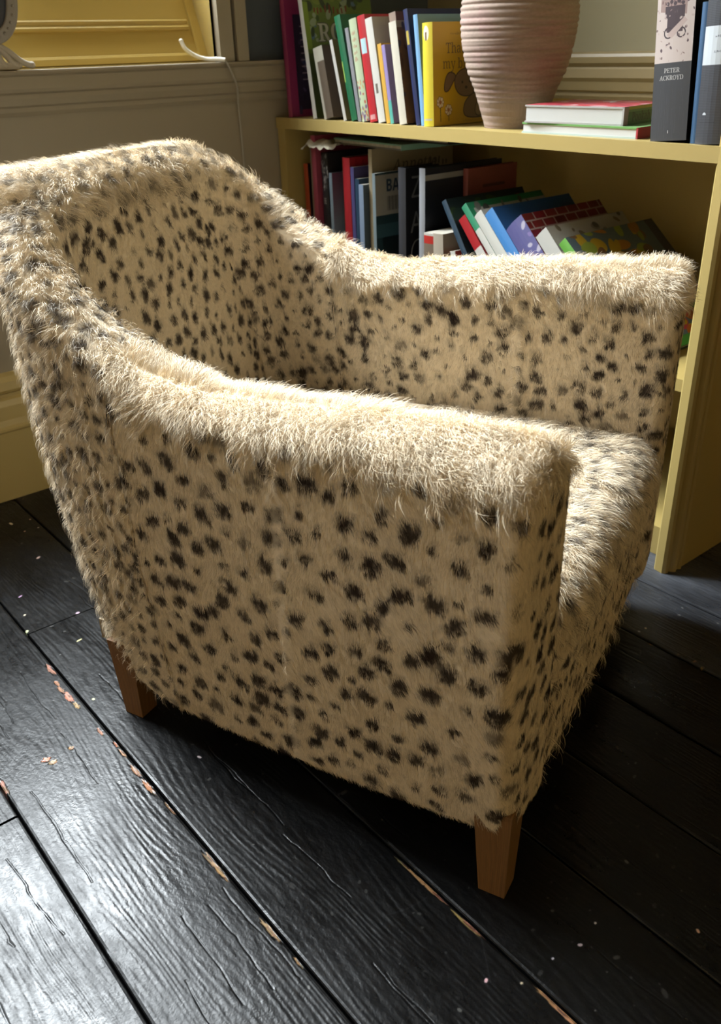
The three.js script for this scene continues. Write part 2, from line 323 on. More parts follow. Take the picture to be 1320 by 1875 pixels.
// --- top shelf
book('large pink edged picture book with a dark purple cover beside the window wall', [-1.889, SHELF, ZT], [0.016, 0.246, 0.2], D(2.6), { cover: '#a83c6c', front: printed(256, 320, (x, w, h) => { const r = rngOf(61); x.fillStyle = '#a83872'; x.fillRect(0, 0, w, h); x.fillStyle = '#3a3150'; x.fillRect(28, 40, w - 40, h - 60); scribble(x, r, w - 40, h, 90, ['#5a4a70', '#2e2745', '#6c5d86', '#3c4a7a'], 9); x.fillStyle = '#2f5f86'; x.beginPath(); x.arc(w * 0.5, h * 0.62, 26, 0, 7); x.fill(); x.fillStyle = '#b9a6b8'; for (let i = 0; i < 9; i++) x.fillRect(50, 70 + i * 18, 10 + r() * 24, 4); x.fillStyle = '#a83872'; x.fillRect(0, 0, 28, h); x.fillRect(0, 0, w, 36); }) });
book('tall white spined annual with a green cover and grey capital letters', [-1.79, SHELF, ZT], [0.014, 0.27, 0.2], D(9), { cover: '#d9d6cc', front: printed(256, 340, (x, w, h) => { const r = rngOf(62); x.fillStyle = '#6f8a3d'; x.fillRect(0, 0, w, h); scribble(x, r, w, h * 0.45, 70, ['#4c6b34', '#8aa04a', '#5d7fa3', '#a4b8a0', '#374b34'], 14); x.fillStyle = '#8fae3e'; x.fillRect(0, 40, 18, 120); squiggle(x, 40, 70, 120, 24, '#8a3324', 801); x.font = 'bold 64px serif'; x.lineWidth = 5; x.strokeStyle = '#5c5f5a'; x.strokeText('RO', 44, 140); x.fillStyle = '#d8dad2'; x.fillText('RO', 44, 140); x.fillStyle = '#55683c'; x.fillRect(0, 170, w, h); }) });
book('small brown paperback with a pale top beside the white spined annual', [-1.742, SHELF, ZT + 0.004], [0.034, 0.148, 0.11], D(13), { cover: '#6b5c4c', spine: printed(64, 240, (x, w, h) => { x.fillStyle = '#6f6152'; x.fillRect(0, 0, w, h); x.fillStyle = '#c4bfae'; x.fillRect(0, 0, w, h * 0.2); x.fillRect(0, 0, 18, h); }), soft: true, front: printed(128, 180, (x, w, h) => { x.fillStyle = '#665645'; x.fillRect(0, 0, w, h); x.fillStyle = '#b9a88c'; x.beginPath(); x.moveTo(70, 50); x.lineTo(104, 60); x.lineTo(96, 150); x.lineTo(70, 158); x.fill(); x.fillStyle = '#3f372f'; x.beginPath(); x.arc(84, 36, 14, 0, 7); x.fill(); }) });
book('slim white card booklet leaning beside the green book', [-1.676, SHELF, ZT], [0.01, 0.165, 0.13], D(15), { cover: '#d8d4cc', soft: true, front: css('#a48c6c') });
book('tall dark green hardback with a plain spine', [-1.648, SHELF, ZT], [0.02, 0.21, 0.15], D(14), { cover: '#1f6a45', spine: printed(32, 256, (x, w, h) => { x.fillStyle = '#1f6f48'; x.fillRect(0, 0, w, h); x.fillStyle = '#b8cf60'; x.fillRect(0, h * 0.42, 6, h * 0.2); }) });
book('thin grey paperback leaning on the green hardback', [-1.625, SHELF, ZT], [0.011, 0.185, 0.13], D(12), { cover: '#8d8d90', soft: true });
book('pale green picture book with red marks down its spine', [-1.611, SHELF, ZT], [0.024, 0.2, 0.15], D(11), { cover: '#b9c9a0', spine: printed(48, 256, (x, w, h) => { const r = rngOf(64); x.fillStyle = '#c3d0ab'; x.fillRect(0, 0, w, h); for (let k = 0; k < 5; k++) squiggle(x, 12, 40 + k * 16, 22, 12, '#b04a3c', 810 + k); scribble(x, r, w, h * 0.4, 0, ['#000'], 1); x.save(); x.translate(0, h * 0.6); scribble(x, r, w, h * 0.4, 26, ['#c25b46', '#d6a24a', '#7b5a86'], 6); x.restore(); }) });
book('bright red hardback with a pale blue label on its spine', [-1.584, SHELF, ZT], [0.024, 0.205, 0.15], D(10.5), { cover: '#b8242c', spine: printed(48, 256, (x, w, h) => { x.fillStyle = '#c2262f'; x.fillRect(0, 0, w, h); x.fillStyle = '#b9dbe0'; x.fillRect(6, h * 0.21, w - 14, 36); x.fillStyle = '#dba0a0'; x.fillRect(8, h - 18, w - 16, 12); }) });
book('off white paperback standing against the red hardback', [-1.556, SHELF, ZT], [0.022, 0.2, 0.14], D(11.5), { cover: '#d4cfc4', soft: true, spine: printed(48, 256, (x, w, h) => { x.fillStyle = '#d9d5cc'; x.fillRect(0, 0, w, h); x.fillStyle = '#6a6258'; x.fillRect(14, h * 0.62, 16, 24); }) });
book('orange spined booklet with a lilac and teal edge', [-1.53, SHELF, ZT], [0.012, 0.152, 0.12], D(10.5), { cover: '#d9a83c', soft: true });
book('lilac booklet with a teal foot between orange and brown ones', [-1.517, SHELF, ZT], [0.01, 0.15, 0.12], D(10.5), { cover: '#8f7fb0', soft: true, spine: printed(24, 200, (x, w, h) => { x.fillStyle = '#9c8cc0'; x.fillRect(0, 0, w, h); x.fillStyle = '#5fb5a6'; x.fillRect(0, h * 0.7, w, h * 0.3); }) });
book('maroon topped paperback behind the worn brown magazine', [-1.5035, SHELF, ZT - 0.02], [0.02, 0.208, 0.14], D(11), { cover: '#5a3038', spine: '#9c8474', soft: true });
book('worn brown and orange magazine with frayed pale pages', [-1.4815, SHELF, ZT + 0.006], [0.022, 0.19, 0.1], D(10), { cover: '#c9bda6', soft: true, spine: '#d8d0bd', front: printed(128, 220, (x, w, h) => { const r = rngOf(66); x.fillStyle = '#8c6a4a'; x.fillRect(0, 0, w, h); x.fillStyle = '#cf9736'; x.beginPath(); x.moveTo(40, 16); x.lineTo(w, 10); x.lineTo(w, 90); x.lineTo(76, 80); x.fill(); x.fillStyle = '#c8b99c'; x.fillRect(0, 0, w, 14); scribble(x, r, w, h, 26, ['#5c5560', '#a3805c', '#6b4c3c', '#7d7480'], 10); x.fillStyle = '#b48a62'; x.beginPath(); x.moveTo(20, 30); x.lineTo(60, 120); x.lineTo(100, 210); x.lineTo(70, 210); x.fill(); }) });
book('tall navy blue hardback rising behind the yellow picture book', [-1.437, SHELF, ZT], [0.012, 0.212, 0.16], D(11), { cover: '#20284e', spine: printed(24, 256, (x, w, h) => { x.fillStyle = '#26305c'; x.fillRect(0, 0, w, h); x.fillStyle = '#c9b24a'; x.fillRect(4, h * 0.18, 14, 30); }) });
book('light blue hardback between the navy and the yellow books', [-1.422, SHELF, ZT], [0.012, 0.2, 0.19], D(7.5), { cover: '#7fa6b4', spine: '#7fb2dc' });
const bunnyFront = printed(420, 420, (x, w, h) => {
  x.fillStyle = '#dcae12'; x.fillRect(0, 0, w, h);
  squiggle(x, 116, 52, 150, 12, '#7d6526', 840);
  x.fillStyle = '#6c5636'; x.font = '56px serif'; x.fillText('That’s not', 84, 124); x.fillText('my bunny…', 62, 186);
  // plain seated rabbit and two daisies
  x.strokeStyle = '#4c3826'; x.lineWidth = 4; x.fillStyle = '#8a6c4c';
  const blob = (pts) => { x.beginPath(); pts.forEach(([a, b], i) => { const q = pts[(i + 1) % pts.length]; const m = [(a + q[0]) / 2, (b + q[1]) / 2]; if (!i) { const p = pts[pts.length - 1]; x.moveTo((a + p[0]) / 2, (b + p[1]) / 2); } x.quadraticCurveTo(a, b, ...m); }); x.closePath(); x.fill(); x.stroke(); };
  x.save(); x.translate(-40, -92); x.scale(1.22, 1.22);
  blob([[210, 330], [300, 300], [360, 350], [350, 400], [220, 402], [190, 380]]);
  blob([[150, 250], [200, 226], [262, 240], [276, 290], [240, 326], [176, 322], [146, 290]]);
  blob([[160, 250], [118, 236], [96, 262], [88, 304], [112, 306], [134, 280]]); blob([[250, 244], [286, 214], [320, 232], [334, 280], [308, 284], [284, 268]]);
  x.fillStyle = '#a58a6a'; blob([[266, 346], [306, 340], [318, 376], [290, 400], [258, 388]]);
  x.fillStyle = '#3a2a1e'; x.beginPath(); x.arc(190, 276, 5, 0, 7); x.arc(232, 274, 5, 0, 7); x.fill(); x.beginPath(); x.ellipse(211, 294, 7, 5, 0, 0, 7); x.fill();
  x.restore();
  for (const [a, b] of [[44, 322], [98, 356]]) { x.strokeStyle = '#4c4a26'; x.lineWidth = 4; x.beginPath(); x.moveTo(a, b); x.lineTo(a + 2, 404); x.stroke(); for (let k = 0; k < 7; k++) { const t = k / 7 * 6.283; x.fillStyle = '#efd9bd'; x.lineWidth = 2; x.strokeStyle = '#6b4c30'; x.beginPath(); x.arc(a + 15 * Math.cos(t), b + 15 * Math.sin(t), 9, 0, 7); x.fill(); x.stroke(); } x.fillStyle = '#b4763c'; x.beginPath(); x.arc(a, b, 8, 0, 7); x.fill(); }
  squiggle(x, 196, 412, 170, 11, '#a07c12', 841);
});
book('yellow board book with a brown rabbit on its cover, facing the armchair', [-1.4075, SHELF, ZT + 0.006], [0.028, 0.184, 0.178], D(2.5), { cover: '#d7b01c', front: bunnyFront, spine: printed(48, 256, (x, w, h) => { x.fillStyle = '#e7d23a'; x.fillRect(0, 0, w, h); x.fillStyle = '#efe9da'; x.beginPath(); x.ellipse(w * 0.45, h * 0.1, 13, 18, 0, 0, 7); x.fill(); x.fillStyle = '#7a5a3a'; x.fillRect(w * 0.35, h * 0.09, 8, 20); x.fillStyle = '#c8bfa0'; x.fillRect(6, h - 20, w - 12, 5); }) });
// two books lying flat between the pot and the thick paperback: spines to the right
function flatBook(label, [x0, x1], y, t, [z0, z1], yaw, look) {
  const o = thing('book', label, 'book', [(x0 + x1) / 2, y, (z0 + z1) / 2], yaw), w = (x1 - x0) / 2, d = (z1 - z0) / 2, c = 0.003;
  part('cover_board', box(-w, w, t - c, t, -d, d), [css(look.top), css(look.top), look.face ?? css(look.top), css(look.top), css(look.edge ?? look.top), css(look.top)], o);
  part('cover_board', box(-w, w, 0, c, -d, d), css(look.bottom ?? look.top), o);
  part('spine', box(w - c, w + 0.0005, 0.0002, t - 0.0002, -d, d), [look.spine, css(look.top), css(look.top), css(look.top), css(look.corner ?? look.top), css(look.top)], o);
  part('pages', box(-w + 0.002, w - c, c, t - c, -d + 0.002, d - 0.0015), look.pages ?? pageMat, o);
}
const whitePages = std(lin(0.45, 0.45, 0.43), 0.8);
flatBook('flat green picture book with red spine corners, under a thicker one beside the pot', [-1.155, -0.917], SHELF, 0.018, [-1.5, -1.336], D(3), { top: '#8fc07a', bottom: '#cfe0d8', edge: '#79b45e', corner: '#c5303c', pages: whitePages, spine: printed(256, 24, (x, w, h) => { x.fillStyle = '#4c9e52'; x.fillRect(0, 0, w, h); x.fillStyle = '#c8323c'; x.fillRect(0, 0, 60, h); x.fillStyle = '#e0c040'; x.fillRect(90, 2, 50, 9); }) });
flatBook('thick white paged book with a pink red cover, on top of the flat green one', [-1.152, -0.957], SHELF + 0.0182, 0.029, [-1.5, -1.336], D(7), { top: '#cdc9c4', pages: whitePages, face: printed(256, 256, (x, w, h) => { const r = rngOf(68); x.fillStyle = '#c8404e'; x.fillRect(0, 0, w, h); scribble(x, r, w, h, 26, ['#e7a9b4', '#b02a3a', '#d86a70', '#f0d3d6', '#a83a58'], 24); }), spine: printed(256, 40, (x, w, h) => { x.fillStyle = '#7fa36a'; x.fillRect(0, 0, w, h); x.fillStyle = '#4a7a50'; x.fillRect(0, h * 0.3, w, h); x.fillStyle = '#d8c24a'; x.fillRect(0, 0, w, 7); x.fillStyle = '#1c2a20'; x.font = 'bold 27px serif'; x.fillText('Pookah ++', 44, 33); x.fillStyle = '#c9a0a4'; x.fillRect(0, 0, 24, h); }) });
const streetSpine = printed(200, 700, (x, w, h) => {
  const r = rngOf(69); x.fillStyle = '#46474a'; x.fillRect(0, 0, w, h); const ph = h * 0.5; x.fillStyle = '#d8c8c0'; x.fillRect(0, 0, w, ph);
  x.fillStyle = '#a98f88'; x.beginPath(); x.moveTo(20, 10); x.lineTo(160, 60); x.lineTo(160, 150); x.lineTo(20, 130); x.fill();
  x.fillStyle = '#7c5f5c'; for (let i = 0; i < 8; i++) for (let j = 0; j < 3; j++) x.fillRect(26 + i * 16, 28 + i * 6 + j * 28, 7, 13);
  x.fillStyle = '#4a3a40'; x.fillRect(46, 110, 104, 50); for (let i = 0; i < 5; i++) { x.beginPath(); x.arc(58 + i * 20, 100 - (i % 2) * 8, 9, 0, 7); x.fill(); } x.fillRect(60, 160, 84, 60); x.lineWidth = 6; x.strokeStyle = '#3c2f36'; for (const [a, b, q] of [[70, 222, 22], [138, 224, 20]]) { x.beginPath(); x.arc(a, b, q, 0, 7); x.stroke(); }
  scribble(x, r, w, ph, 60, ['#8d7874', '#b7a29c', '#5c4a50', '#cbb9b2'], 6); x.fillStyle = '#c9b3ab'; x.beginPath(); x.moveTo(60, 230); x.lineTo(150, 160); x.lineTo(166, 176); x.lineTo(90, 246); x.fill();
  x.fillStyle = '#454649'; x.fillRect(0, ph, w, h); x.fillStyle = '#dcdad4'; x.textAlign = 'center'; x.font = '27px serif'; x.fillText('PETER', w / 2, ph + 44); x.fillText('ACKROYD', w / 2, ph + 76);
  x.font = 'bold 30px serif'; x.fillText('ʏ', w / 2, h - 34); x.fillRect(w / 2 - 2, h - 48, 4, 14);
  for (let i = 0; i < 24; i++) { x.fillStyle = `rgba(150,150,154,${0.06 + 0.1 * r()})`; x.fillRect(20 + r() * 160, ph + 90 + r() * 240, 2, 20 + r() * 90); }
});
book('thick grey paperback with a sepia street photograph and white capitals on its spine', [-0.879, SHELF, ZT + 0.004], [0.064, 0.222, 0.14], D(4.5), { cover: '#1b191a', soft: true, spine: streetSpine, front: printed(140, 220, (x, w, h) => { x.fillStyle = '#171515'; x.fillRect(0, 0, w, h); x.fillStyle = '#55525a'; x.font = '26px serif'; x.fillText('A', 18, 92); x.fillStyle = '#2b2838'; x.fillRect(10, 110, 70, 6); }) });
book('thin blue hardback squeezed beside the thick grey paperback', [-0.81, SHELF, ZT], [0.009, 0.192, 0.13], D(3.2), { cover: '#3c6288', spine: '#44709c' });
book('thick dark grey hardback with a white label panel on its spine', [-0.8, SHELF, ZT + 0.003], [0.046, 0.222, 0.14], D(3), { cover: '#46484e', spine: printed(160, 700, (x, w, h) => { x.fillStyle = '#4b4d53'; x.fillRect(0, 0, w, h); for (let j = 0; j < h; j += 7) { x.fillStyle = 'rgba(20,20,24,0.35)'; x.fillRect(0, j, w, 2); } x.fillStyle = '#d9dfe4'; x.fillRect(0, h * 0.28, w, h * 0.23); x.fillStyle = '#30343a'; squiggle(x, 70, h * 0.35, 60, 12, '#30343a', 830); squiggle(x, 70, h * 0.44, 70, 12, '#30343a', 831); x.fillStyle = '#d9dfe4'; x.beginPath(); x.arc(46, h * 0.815, 11, Math.PI, 0); x.fill(); x.fillStyle = '#2e3035'; x.fillRect(20, h * 0.86, 90, 3); }) });

// --- lower shelf: upright row
const ZL = -1.362, LB = LOW;
const up = (label, x, t, h, d, lean, look, dz = 0) => book(label, [x, LB, ZL + dz], [t, h, d], D(lean), look);
up('thin orange red spined book against the bookcase end wall', -1.872, 0.018, 0.272, 0.15, 1.5, { cover: '#a04428', spine: '#c0502c', front: css('#2a2022') });
up('grey cloth book between the orange and the pink books', -1.845, 0.02, 0.31, 0.16, 0.8, { cover: '#8d8878', spine: '#948f80' });
up('tall narrow pink spined book reaching the underside of the shelf', -1.822, 0.017, 0.34, 0.17, 1, { cover: '#b04a64', spine: '#b85068', soft: true }, 0.012);
up('black patterned book with white lettering below the cream folded paper', -1.802, 0.024, 0.302, 0.16, 0.5, { cover: '#2a2a2e', spine: printed(48, 300, (x, w, h) => { const r = rngOf(70); x.fillStyle = '#2b2b30'; x.fillRect(0, 0, w, h); scribble(x, r, w, h * 0.3, 30, ['#8a8d92', '#55585e', '#b8b8ba'], 5); x.fillStyle = '#b7b4ac'; x.font = 'bold 20px sans-serif'; x.fillText('CC', 8, 46); x.fillText('EE', 10, 116); }) });
up('pale blue spined book with a purple to blue cover', -1.772, 0.011, 0.258, 0.16, 1, { cover: '#9fb6c8', front: printed(128, 200, (x, w, h) => { const g = x.createLinearGradient(0, 0, w, h); g.addColorStop(0, '#7d4a6a'); g.addColorStop(0.35, '#8fa9c2'); g.addColorStop(1, '#2c3c58'); x.fillStyle = g; x.fillRect(0, 0, w, h); }) });
up('brown speckled paperback tucked behind the pale blue one', -1.757, 0.022, 0.292, 0.12, 0.8, { cover: '#8a6a58', soft: true }, -0.03);
up('bright red hardback in the lower row', -1.716, 0.026, 0.296, 0.17, 1.2, { cover: '#b41f2a', spine: '#c42430' });
up('purple topped blue book beside the red hardback', -1.688, 0.012, 0.277, 0.16, 1.2, { cover: '#5d5790', soft: true });
up('dark blue paperback with white spine lettering', -1.674, 0.014, 0.253, 0.16, 0.8, { cover: '#33506e', soft: true, spine: printed(32, 300, (x, w, h) => { x.fillStyle = '#35536f'; x.fillRect(0, 0, w, h); for (let k = 0; k < 6; k++) squiggle(x, 9, 190 + k * 14, 14, 10, '#cfd8de', 820 + k); }) });
up('light blue spined paperback with a grey cover and orange foot', -1.657, 0.016, 0.242, 0.12, 0.6, { cover: '#9db2cf', soft: true, front: printed(128, 240, (x, w, h) => { x.fillStyle = '#6d7f8e'; x.fillRect(0, 0, w, h); x.fillStyle = '#b4553c'; x.fillRect(10, h - 46, w - 20, 40); }) }, 0.004);
up('cream exhibition catalogue with handwritten grey title', -1.6365, 0.012, 0.318, 0.26, 1, { cover: '#c4b594', front: printed(300, 360, (x, w, h) => { x.fillStyle = '#c8b998'; x.fillRect(0, 0, w, h); x.font = 'italic 44px serif'; x.fillStyle = '#6f665a'; x.fillText('Annette', 70, 62); squiggle(x, 214, 62, 70, 26, '#6f665a', 842); }) }, -0.012);
up('dark teal paperback with a white BAL price label and barcode', -1.606, 0.01, 0.27, 0.13, 1, { cover: '#33525c', soft: true, spine: '#8fa0a6', front: printed(200, 360, (x, w, h) => { x.fillStyle = '#2f4d58'; x.fillRect(0, 0, w, h); x.fillStyle = '#48707e'; x.fillRect(0, 150, w, 40); x.fillStyle = '#1f3138'; x.fillRect(30, 190, w, 60); x.fillStyle = '#c9c6bc'; x.fillRect(0, 6, w, 118); x.fillStyle = '#2e4a66'; x.font = 'bold 50px sans-serif'; x.fillText('BAL', 48, 56); x.fillStyle = '#3a3a3a'; for (let i = 0; i < 16; i++) x.fillRect(54 + i * 5, 70, 1 + (i * 7) % 3, 42); x.strokeStyle = '#8a8880'; x.lineWidth = 3; x.beginPath(); x.arc(160, 92, 12, 0, 7); x.stroke(); }) }, 0.004);
up('black hardback with large pale letters Z A O on its cover', -1.515, 0.024, 0.29, 0.1, 0.4, { cover: '#2b2c30', spine: '#3a3b40', front: printed(160, 420, (x, w, h) => { x.fillStyle = '#222327'; x.fillRect(0, 0, w, h); x.strokeStyle = '#a9abac'; x.lineWidth = 5; x.font = '92px sans-serif'; x.fillStyle = '#8d9092'; x.fillText('Z', 24, 92); x.fillText('A', 22, 200); x.beginPath(); x.ellipse(60, 270, 34, 46, 0, 0, 7); x.stroke(); }) }, 0.008);
up('large navy book with a silvery spine edge', -1.456, 0.018, 0.292, 0.24, 0.4, { cover: '#1f2430', spine: '#a9abb0', front: printed(200, 300, (x, w, h) => { x.fillStyle = '#1c202b'; x.fillRect(0, 0, w, h); x.fillStyle = '#a9a49c'; x.fillRect(0, 14, w, 12); x.fillStyle = '#9ea2a6'; x.fillRect(40, 150, 12, 60); }) });
up('salmon pink covered book behind the leaning books', -1.434, 0.014, 0.282, 0.16, 0.6, { cover: '#a4544c', front: printed(200, 260, (x, w, h) => { x.fillStyle = '#ac5c52'; x.fillRect(0, 0, w, h); x.fillStyle = '#6e3a38'; x.fillRect(60, 34, 90, 6); }) }, -0.113);
up('small brown paperback with a red and white head, low in the row', -1.418, 0.03, 0.166, 0.11, 1, { cover: '#7c6a5a', soft: true, spine: printed(48, 200, (x, w, h) => { x.fillStyle = '#857463'; x.fillRect(0, 0, w, h); x.fillStyle = '#c8362e'; x.fillRect(0, 4, w, 22); x.fillStyle = '#d8d2c6'; x.fillRect(0, 0, w, 6); }) }, 0.02);
up('small cream paperback next to the red headed one', -1.384, 0.03, 0.168, 0.11, 3, { cover: '#b0a390', soft: true, spine: '#bdb19e' }, 0.02);
up('short white and red booklet leaning by the dark teal book', -1.31, 0.014, 0.14, 0.12, 13, { cover: '#c43c34', spine: '#d8d4cc', soft: true }, 0.018);
// leaning pile: each given by the upper end of its spine
let corner = null;   // upper right corner of the book each next one rests on
const leaning = (label, yt, t, deg, d, look, dz = 0) => {
  const a = D(deg), h = (yt - LB) / Math.cos(a), x = corner ? corner[0] + 0.0015 + (corner[1] - LB) * Math.tan(a) : -1.384 + h * Math.sin(a);
  corner = [x - h * Math.sin(a) + t * Math.cos(a), LB + h * Math.cos(a) + t * Math.sin(a)];
  return book(label, [x, LB, ZL + dz], [t, h, d], a, look);
};
leaning('dark teal hardback with green leaves on its cover, first of the leaning pile', 0.602, 0.014, 33, 0.24, { cover: '#22343c', spine: '#2c4456', front: printed(240, 300, (x, w, h) => { const r = rngOf(71); x.fillStyle = '#22363e'; x.fillRect(0, 0, w, h); scribble(x, r, w, h * 0.35, 20, ['#3f5d3a', '#55743f', '#2d4b46'], 16); scribble(x, r, w, h * 0.3, 5, ['#3f7f98'], 7); x.fillStyle = '#8a2a2e'; x.beginPath(); x.arc(w * 0.9, 30, 16, 0, 7); x.fill(); }) }, 0.004);
leaning('red and white spined paperback in the leaning pile', 0.57, 0.022, 41, 0.17, { cover: '#b3262c', soft: true, spine: printed(40, 240, (x, w, h) => { x.fillStyle = '#b8282e'; x.fillRect(0, 0, w, h); x.fillStyle = '#ded8d0'; x.fillRect(0, h * 0.28, w, h * 0.3); }) });
leaning('green and white book with a sketched map cover in the leaning pile', 0.596, 0.016, 44, 0.235, { cover: '#dcdcd4', spine: printed(40, 240, (x, w, h) => { x.fillStyle = '#dedcd2'; x.fillRect(0, 0, w, h); x.fillStyle = '#3f9a72'; x.fillRect(0, 0, w, 46); }), front: printed(260, 260, (x, w, h) => { const r = rngOf(72); x.fillStyle = '#2f9a6c'; x.fillRect(0, 0, w, h); x.fillStyle = '#d5d5cd'; x.fillRect(14, 12, w, h); scribble(x, r, w, 80, 16, ['#5a5c58', '#8c8c84', '#b6a888'], 9); }) });
leaning('white cloth covered book in the leaning pile', 0.582, 0.024, 44, 0.2, { cover: '#d8d6cc', spine: '#dcdad0' });
leaning('bright blue hardback in the leaning pile', 0.588, 0.026, 44, 0.24, { cover: '#2c66ac', spine: '#4c93d8', front: printed(200, 260, (x, w, h) => { x.fillStyle = '#2f64a4'; x.fillRect(0, 0, w, h); x.fillStyle = '#7fa2cc'; x.fillRect(90, 30, 50, 4); }) });
leaning('book with a red brick wall pattern printed on its cover', 0.566, 0.05, 44, 0.245, { cover: '#5c5a86', spine: printed(48, 240, (x, w, h) => { const r = rngOf(73); x.fillStyle = '#6c6aa0'; x.fillRect(0, 0, w, h); scribble(x, r, w, h, 30, ['#8f7fb8', '#c9c4d8', '#50507e'], 6); }), front: printed(260, 260, (x, w, h) => { const r = rngOf(74); x.fillStyle = '#b9a4a0'; x.fillRect(0, 0, w, h); for (let j = 0; j < 15; j++) for (let i = -1; i < 8; i++) { x.fillStyle = `rgb(${120 + r() * 30 | 0},${34 + r() * 18 | 0},${40 + r() * 16 | 0})`; x.fillRect(i * 36 + (j % 2) * 18, j * 18, 32, 14.5); } }) });
leaning('white paperback with grey printed edges in the leaning pile', 0.562, 0.032, 45, 0.24, { cover: '#d6d4cc', soft: true, front: printed(200, 240, (x, w, h) => { const r = rngOf(75); x.fillStyle = '#cfccc2'; x.fillRect(0, 0, w, h); scribble(x, r, w, 60, 14, ['#8c7f68', '#a8a49a', '#6e6c66'], 8); }) });
leaning('green edged comic album with a yellow cover of figures, last of the leaning pile', 0.556, 0.02, 49, 0.275, { cover: '#4e5a4a', spine: printed(32, 240, (x, w, h) => { x.fillStyle = '#74b84e'; x.fillRect(0, 0, w, h); x.fillStyle = '#a8d488'; x.fillRect(0, h * 0.62, w, 10); x.fillStyle = '#e8e4dc'; x.fillRect(0, h * 0.84, w, 10); x.fillStyle = '#c82c40'; x.fillRect(0, h * 0.9, w, h); }), front: printed(260, 300, (x, w, h) => { const r = rngOf(76); x.fillStyle = '#6d7f86'; x.fillRect(0, 0, w, h); scribble(x, r, w * 0.8, h * 0.3, 26, ['#d8b234', '#c98a3c', '#8f6c4a', '#a8b84a'], 18); x.fillStyle = '#6f6784'; x.fillRect(0, h * 0.3, w, h * 0.2); x.save(); x.translate(0, h * 0.48); scribble(x, r, w, h * 0.45, 90, ['#f0c81e', '#e07a2c', '#d84a5c', '#f2dc4a', '#7fae4c', '#c87a3c'], 15); x.restore(); x.fillStyle = '#58a843'; x.fillRect(0, h * 0.93, w, h * 0.07); x.fillStyle = '#4a4c52'; x.fillRect(w - 26, 0, 26, h * 0.6); }) });
// flat things on top of the upright row
flatBook('mint green edged book lying on top of the upright row', [-1.76, -1.5], LB + 0.3235, 0.012, [-1.6, -1.365], D(-4), { top: '#9cc8b8', bottom: '#78746a', edge: '#8fc4b2', spine: css('#8fc4b2') });
flatBook('black covered book lying under the shelf on the upright row', [-1.6, -1.42], LB + 0.337, 0.014, [-1.66, -1.4], D(3), { top: '#1d1f24', bottom: '#1d1f24', spine: css('#1d1f24') });
{
  const o = thing('folded_paper', 'crumpled cream paper lying over the upright row under the shelf', 'paper', [-1.79, LB + 0.3215, -1.39]);
  const g = new THREE.PlaneGeometry(0.11, 0.12, 22, 22); g.rotateX(-Math.PI / 2); const p = g.attributes.position;
  for (let i = 0; i < p.count; i++) { const x = p.getX(i), z = p.getZ(i); p.setY(i, 0.006 + 0.006 * n2(x * 22, z * 22) + 0.003 * n2(x * 60, z * 60) - 0.5 * Math.max(0, z - 0.035) + (x > 0.03 ? -0.12 * (x - 0.03) : 0)); }
  const q = g.clone(); q.translate(0, -0.0008, 0); const qi = q.index.array; for (let i = 0; i < qi.length; i += 3) { const t = qi[i]; qi[i] = qi[i + 1]; qi[i + 1] = t; }
  const both = mergeGeometries([g, q]); both.computeVertexNormals(); part('sheet', both, std(lin(0.4, 0.36, 0.27), 0.85), o);
}

// ------------------------------------------------------------------ clay pot
{
  const o = thing('clay_pot', 'large ribbed pinkish clay pot on the top shelf beside the flat books', 'pot', [-1.25, SHELF, -1.42]);
  const rad = table([[0, 0.057], [0.006, 0.0585], [0.045, 0.071], [0.07, 0.081], [0.098, 0.0935], [0.13, 0.1025], [0.165, 0.108], [0.2, 0.1095], [0.226, 0.106], [0.235, 0.107], [0.252, 0.114]]);
  const pts = [[0.0001, 0], [0.05, 0]]; const r = rngOf(51), ribs = []; let y = 0.052; while (y < 0.222) { ribs.push([y, 0.5 + 0.7 * r()]); y += 0.0085 + 0.004 * r(); }
  for (let i = 0; i <= 220; i++) { const h = 0.252 * i / 220; let d = 0; for (const [q, s] of ribs) { const k = (h - q) / 0.0022; d -= 0.0019 * s * Math.exp(-k * k); } pts.push([rad(h) + d + 0.0006 * n2(h * 90, 3), h]); }
  pts.push([0.113, 0.256], [0.108, 0.257], [0.103, 0.252], [0.1, 0.22], [0.09, 0.1], [0.06, 0.012], [0.0001, 0.012]);
  const g = new THREE.LatheGeometry(pts.map((p) => new THREE.Vector2(...p)), 96), p = g.attributes.position;
  for (let i = 0; i < p.count; i++) { const a = Math.atan2(p.getZ(i), p.getX(i)); const h = p.getY(i); p.setX(i, p.getX(i) * (1 + 0.004 * Math.sin(a * 2 + h * 30))); p.setY(i, h + 0.0009 * Math.sin(a + h * 60) * (h > 0.02 && h < 0.24 ? 1 : 0)); }
  g.computeVertexNormals();
  const clay = canvasTexture(512, 512, (x, w, h) => { const q = rngOf(52), img = x.createImageData(w, h), d = img.data; for (let j = 0; j < h; j++) for (let i = 0; i < w; i++) { const k = (j * w + i) * 4, v = 8 * n2(i * 0.012, j * 0.05) + 5 * n2(i * 0.1, j * 0.1) + (q() - 0.5) * 8, pink = 10 * Math.max(0, n2(i * 0.008 + 4, j * 0.01)); d[k] = 180 + v + pink * 0.4; d[k + 1] = 156 + v - pink * 0.6; d[k + 2] = 139 + v; d[k + 3] = 255; } x.putImageData(img, 0, 0); });
  part('pot_body', g, new THREE.MeshStandardMaterial({ map: clay, color: lin(0.5, 0.5, 0.5), roughness: 0.88 }), o);
}

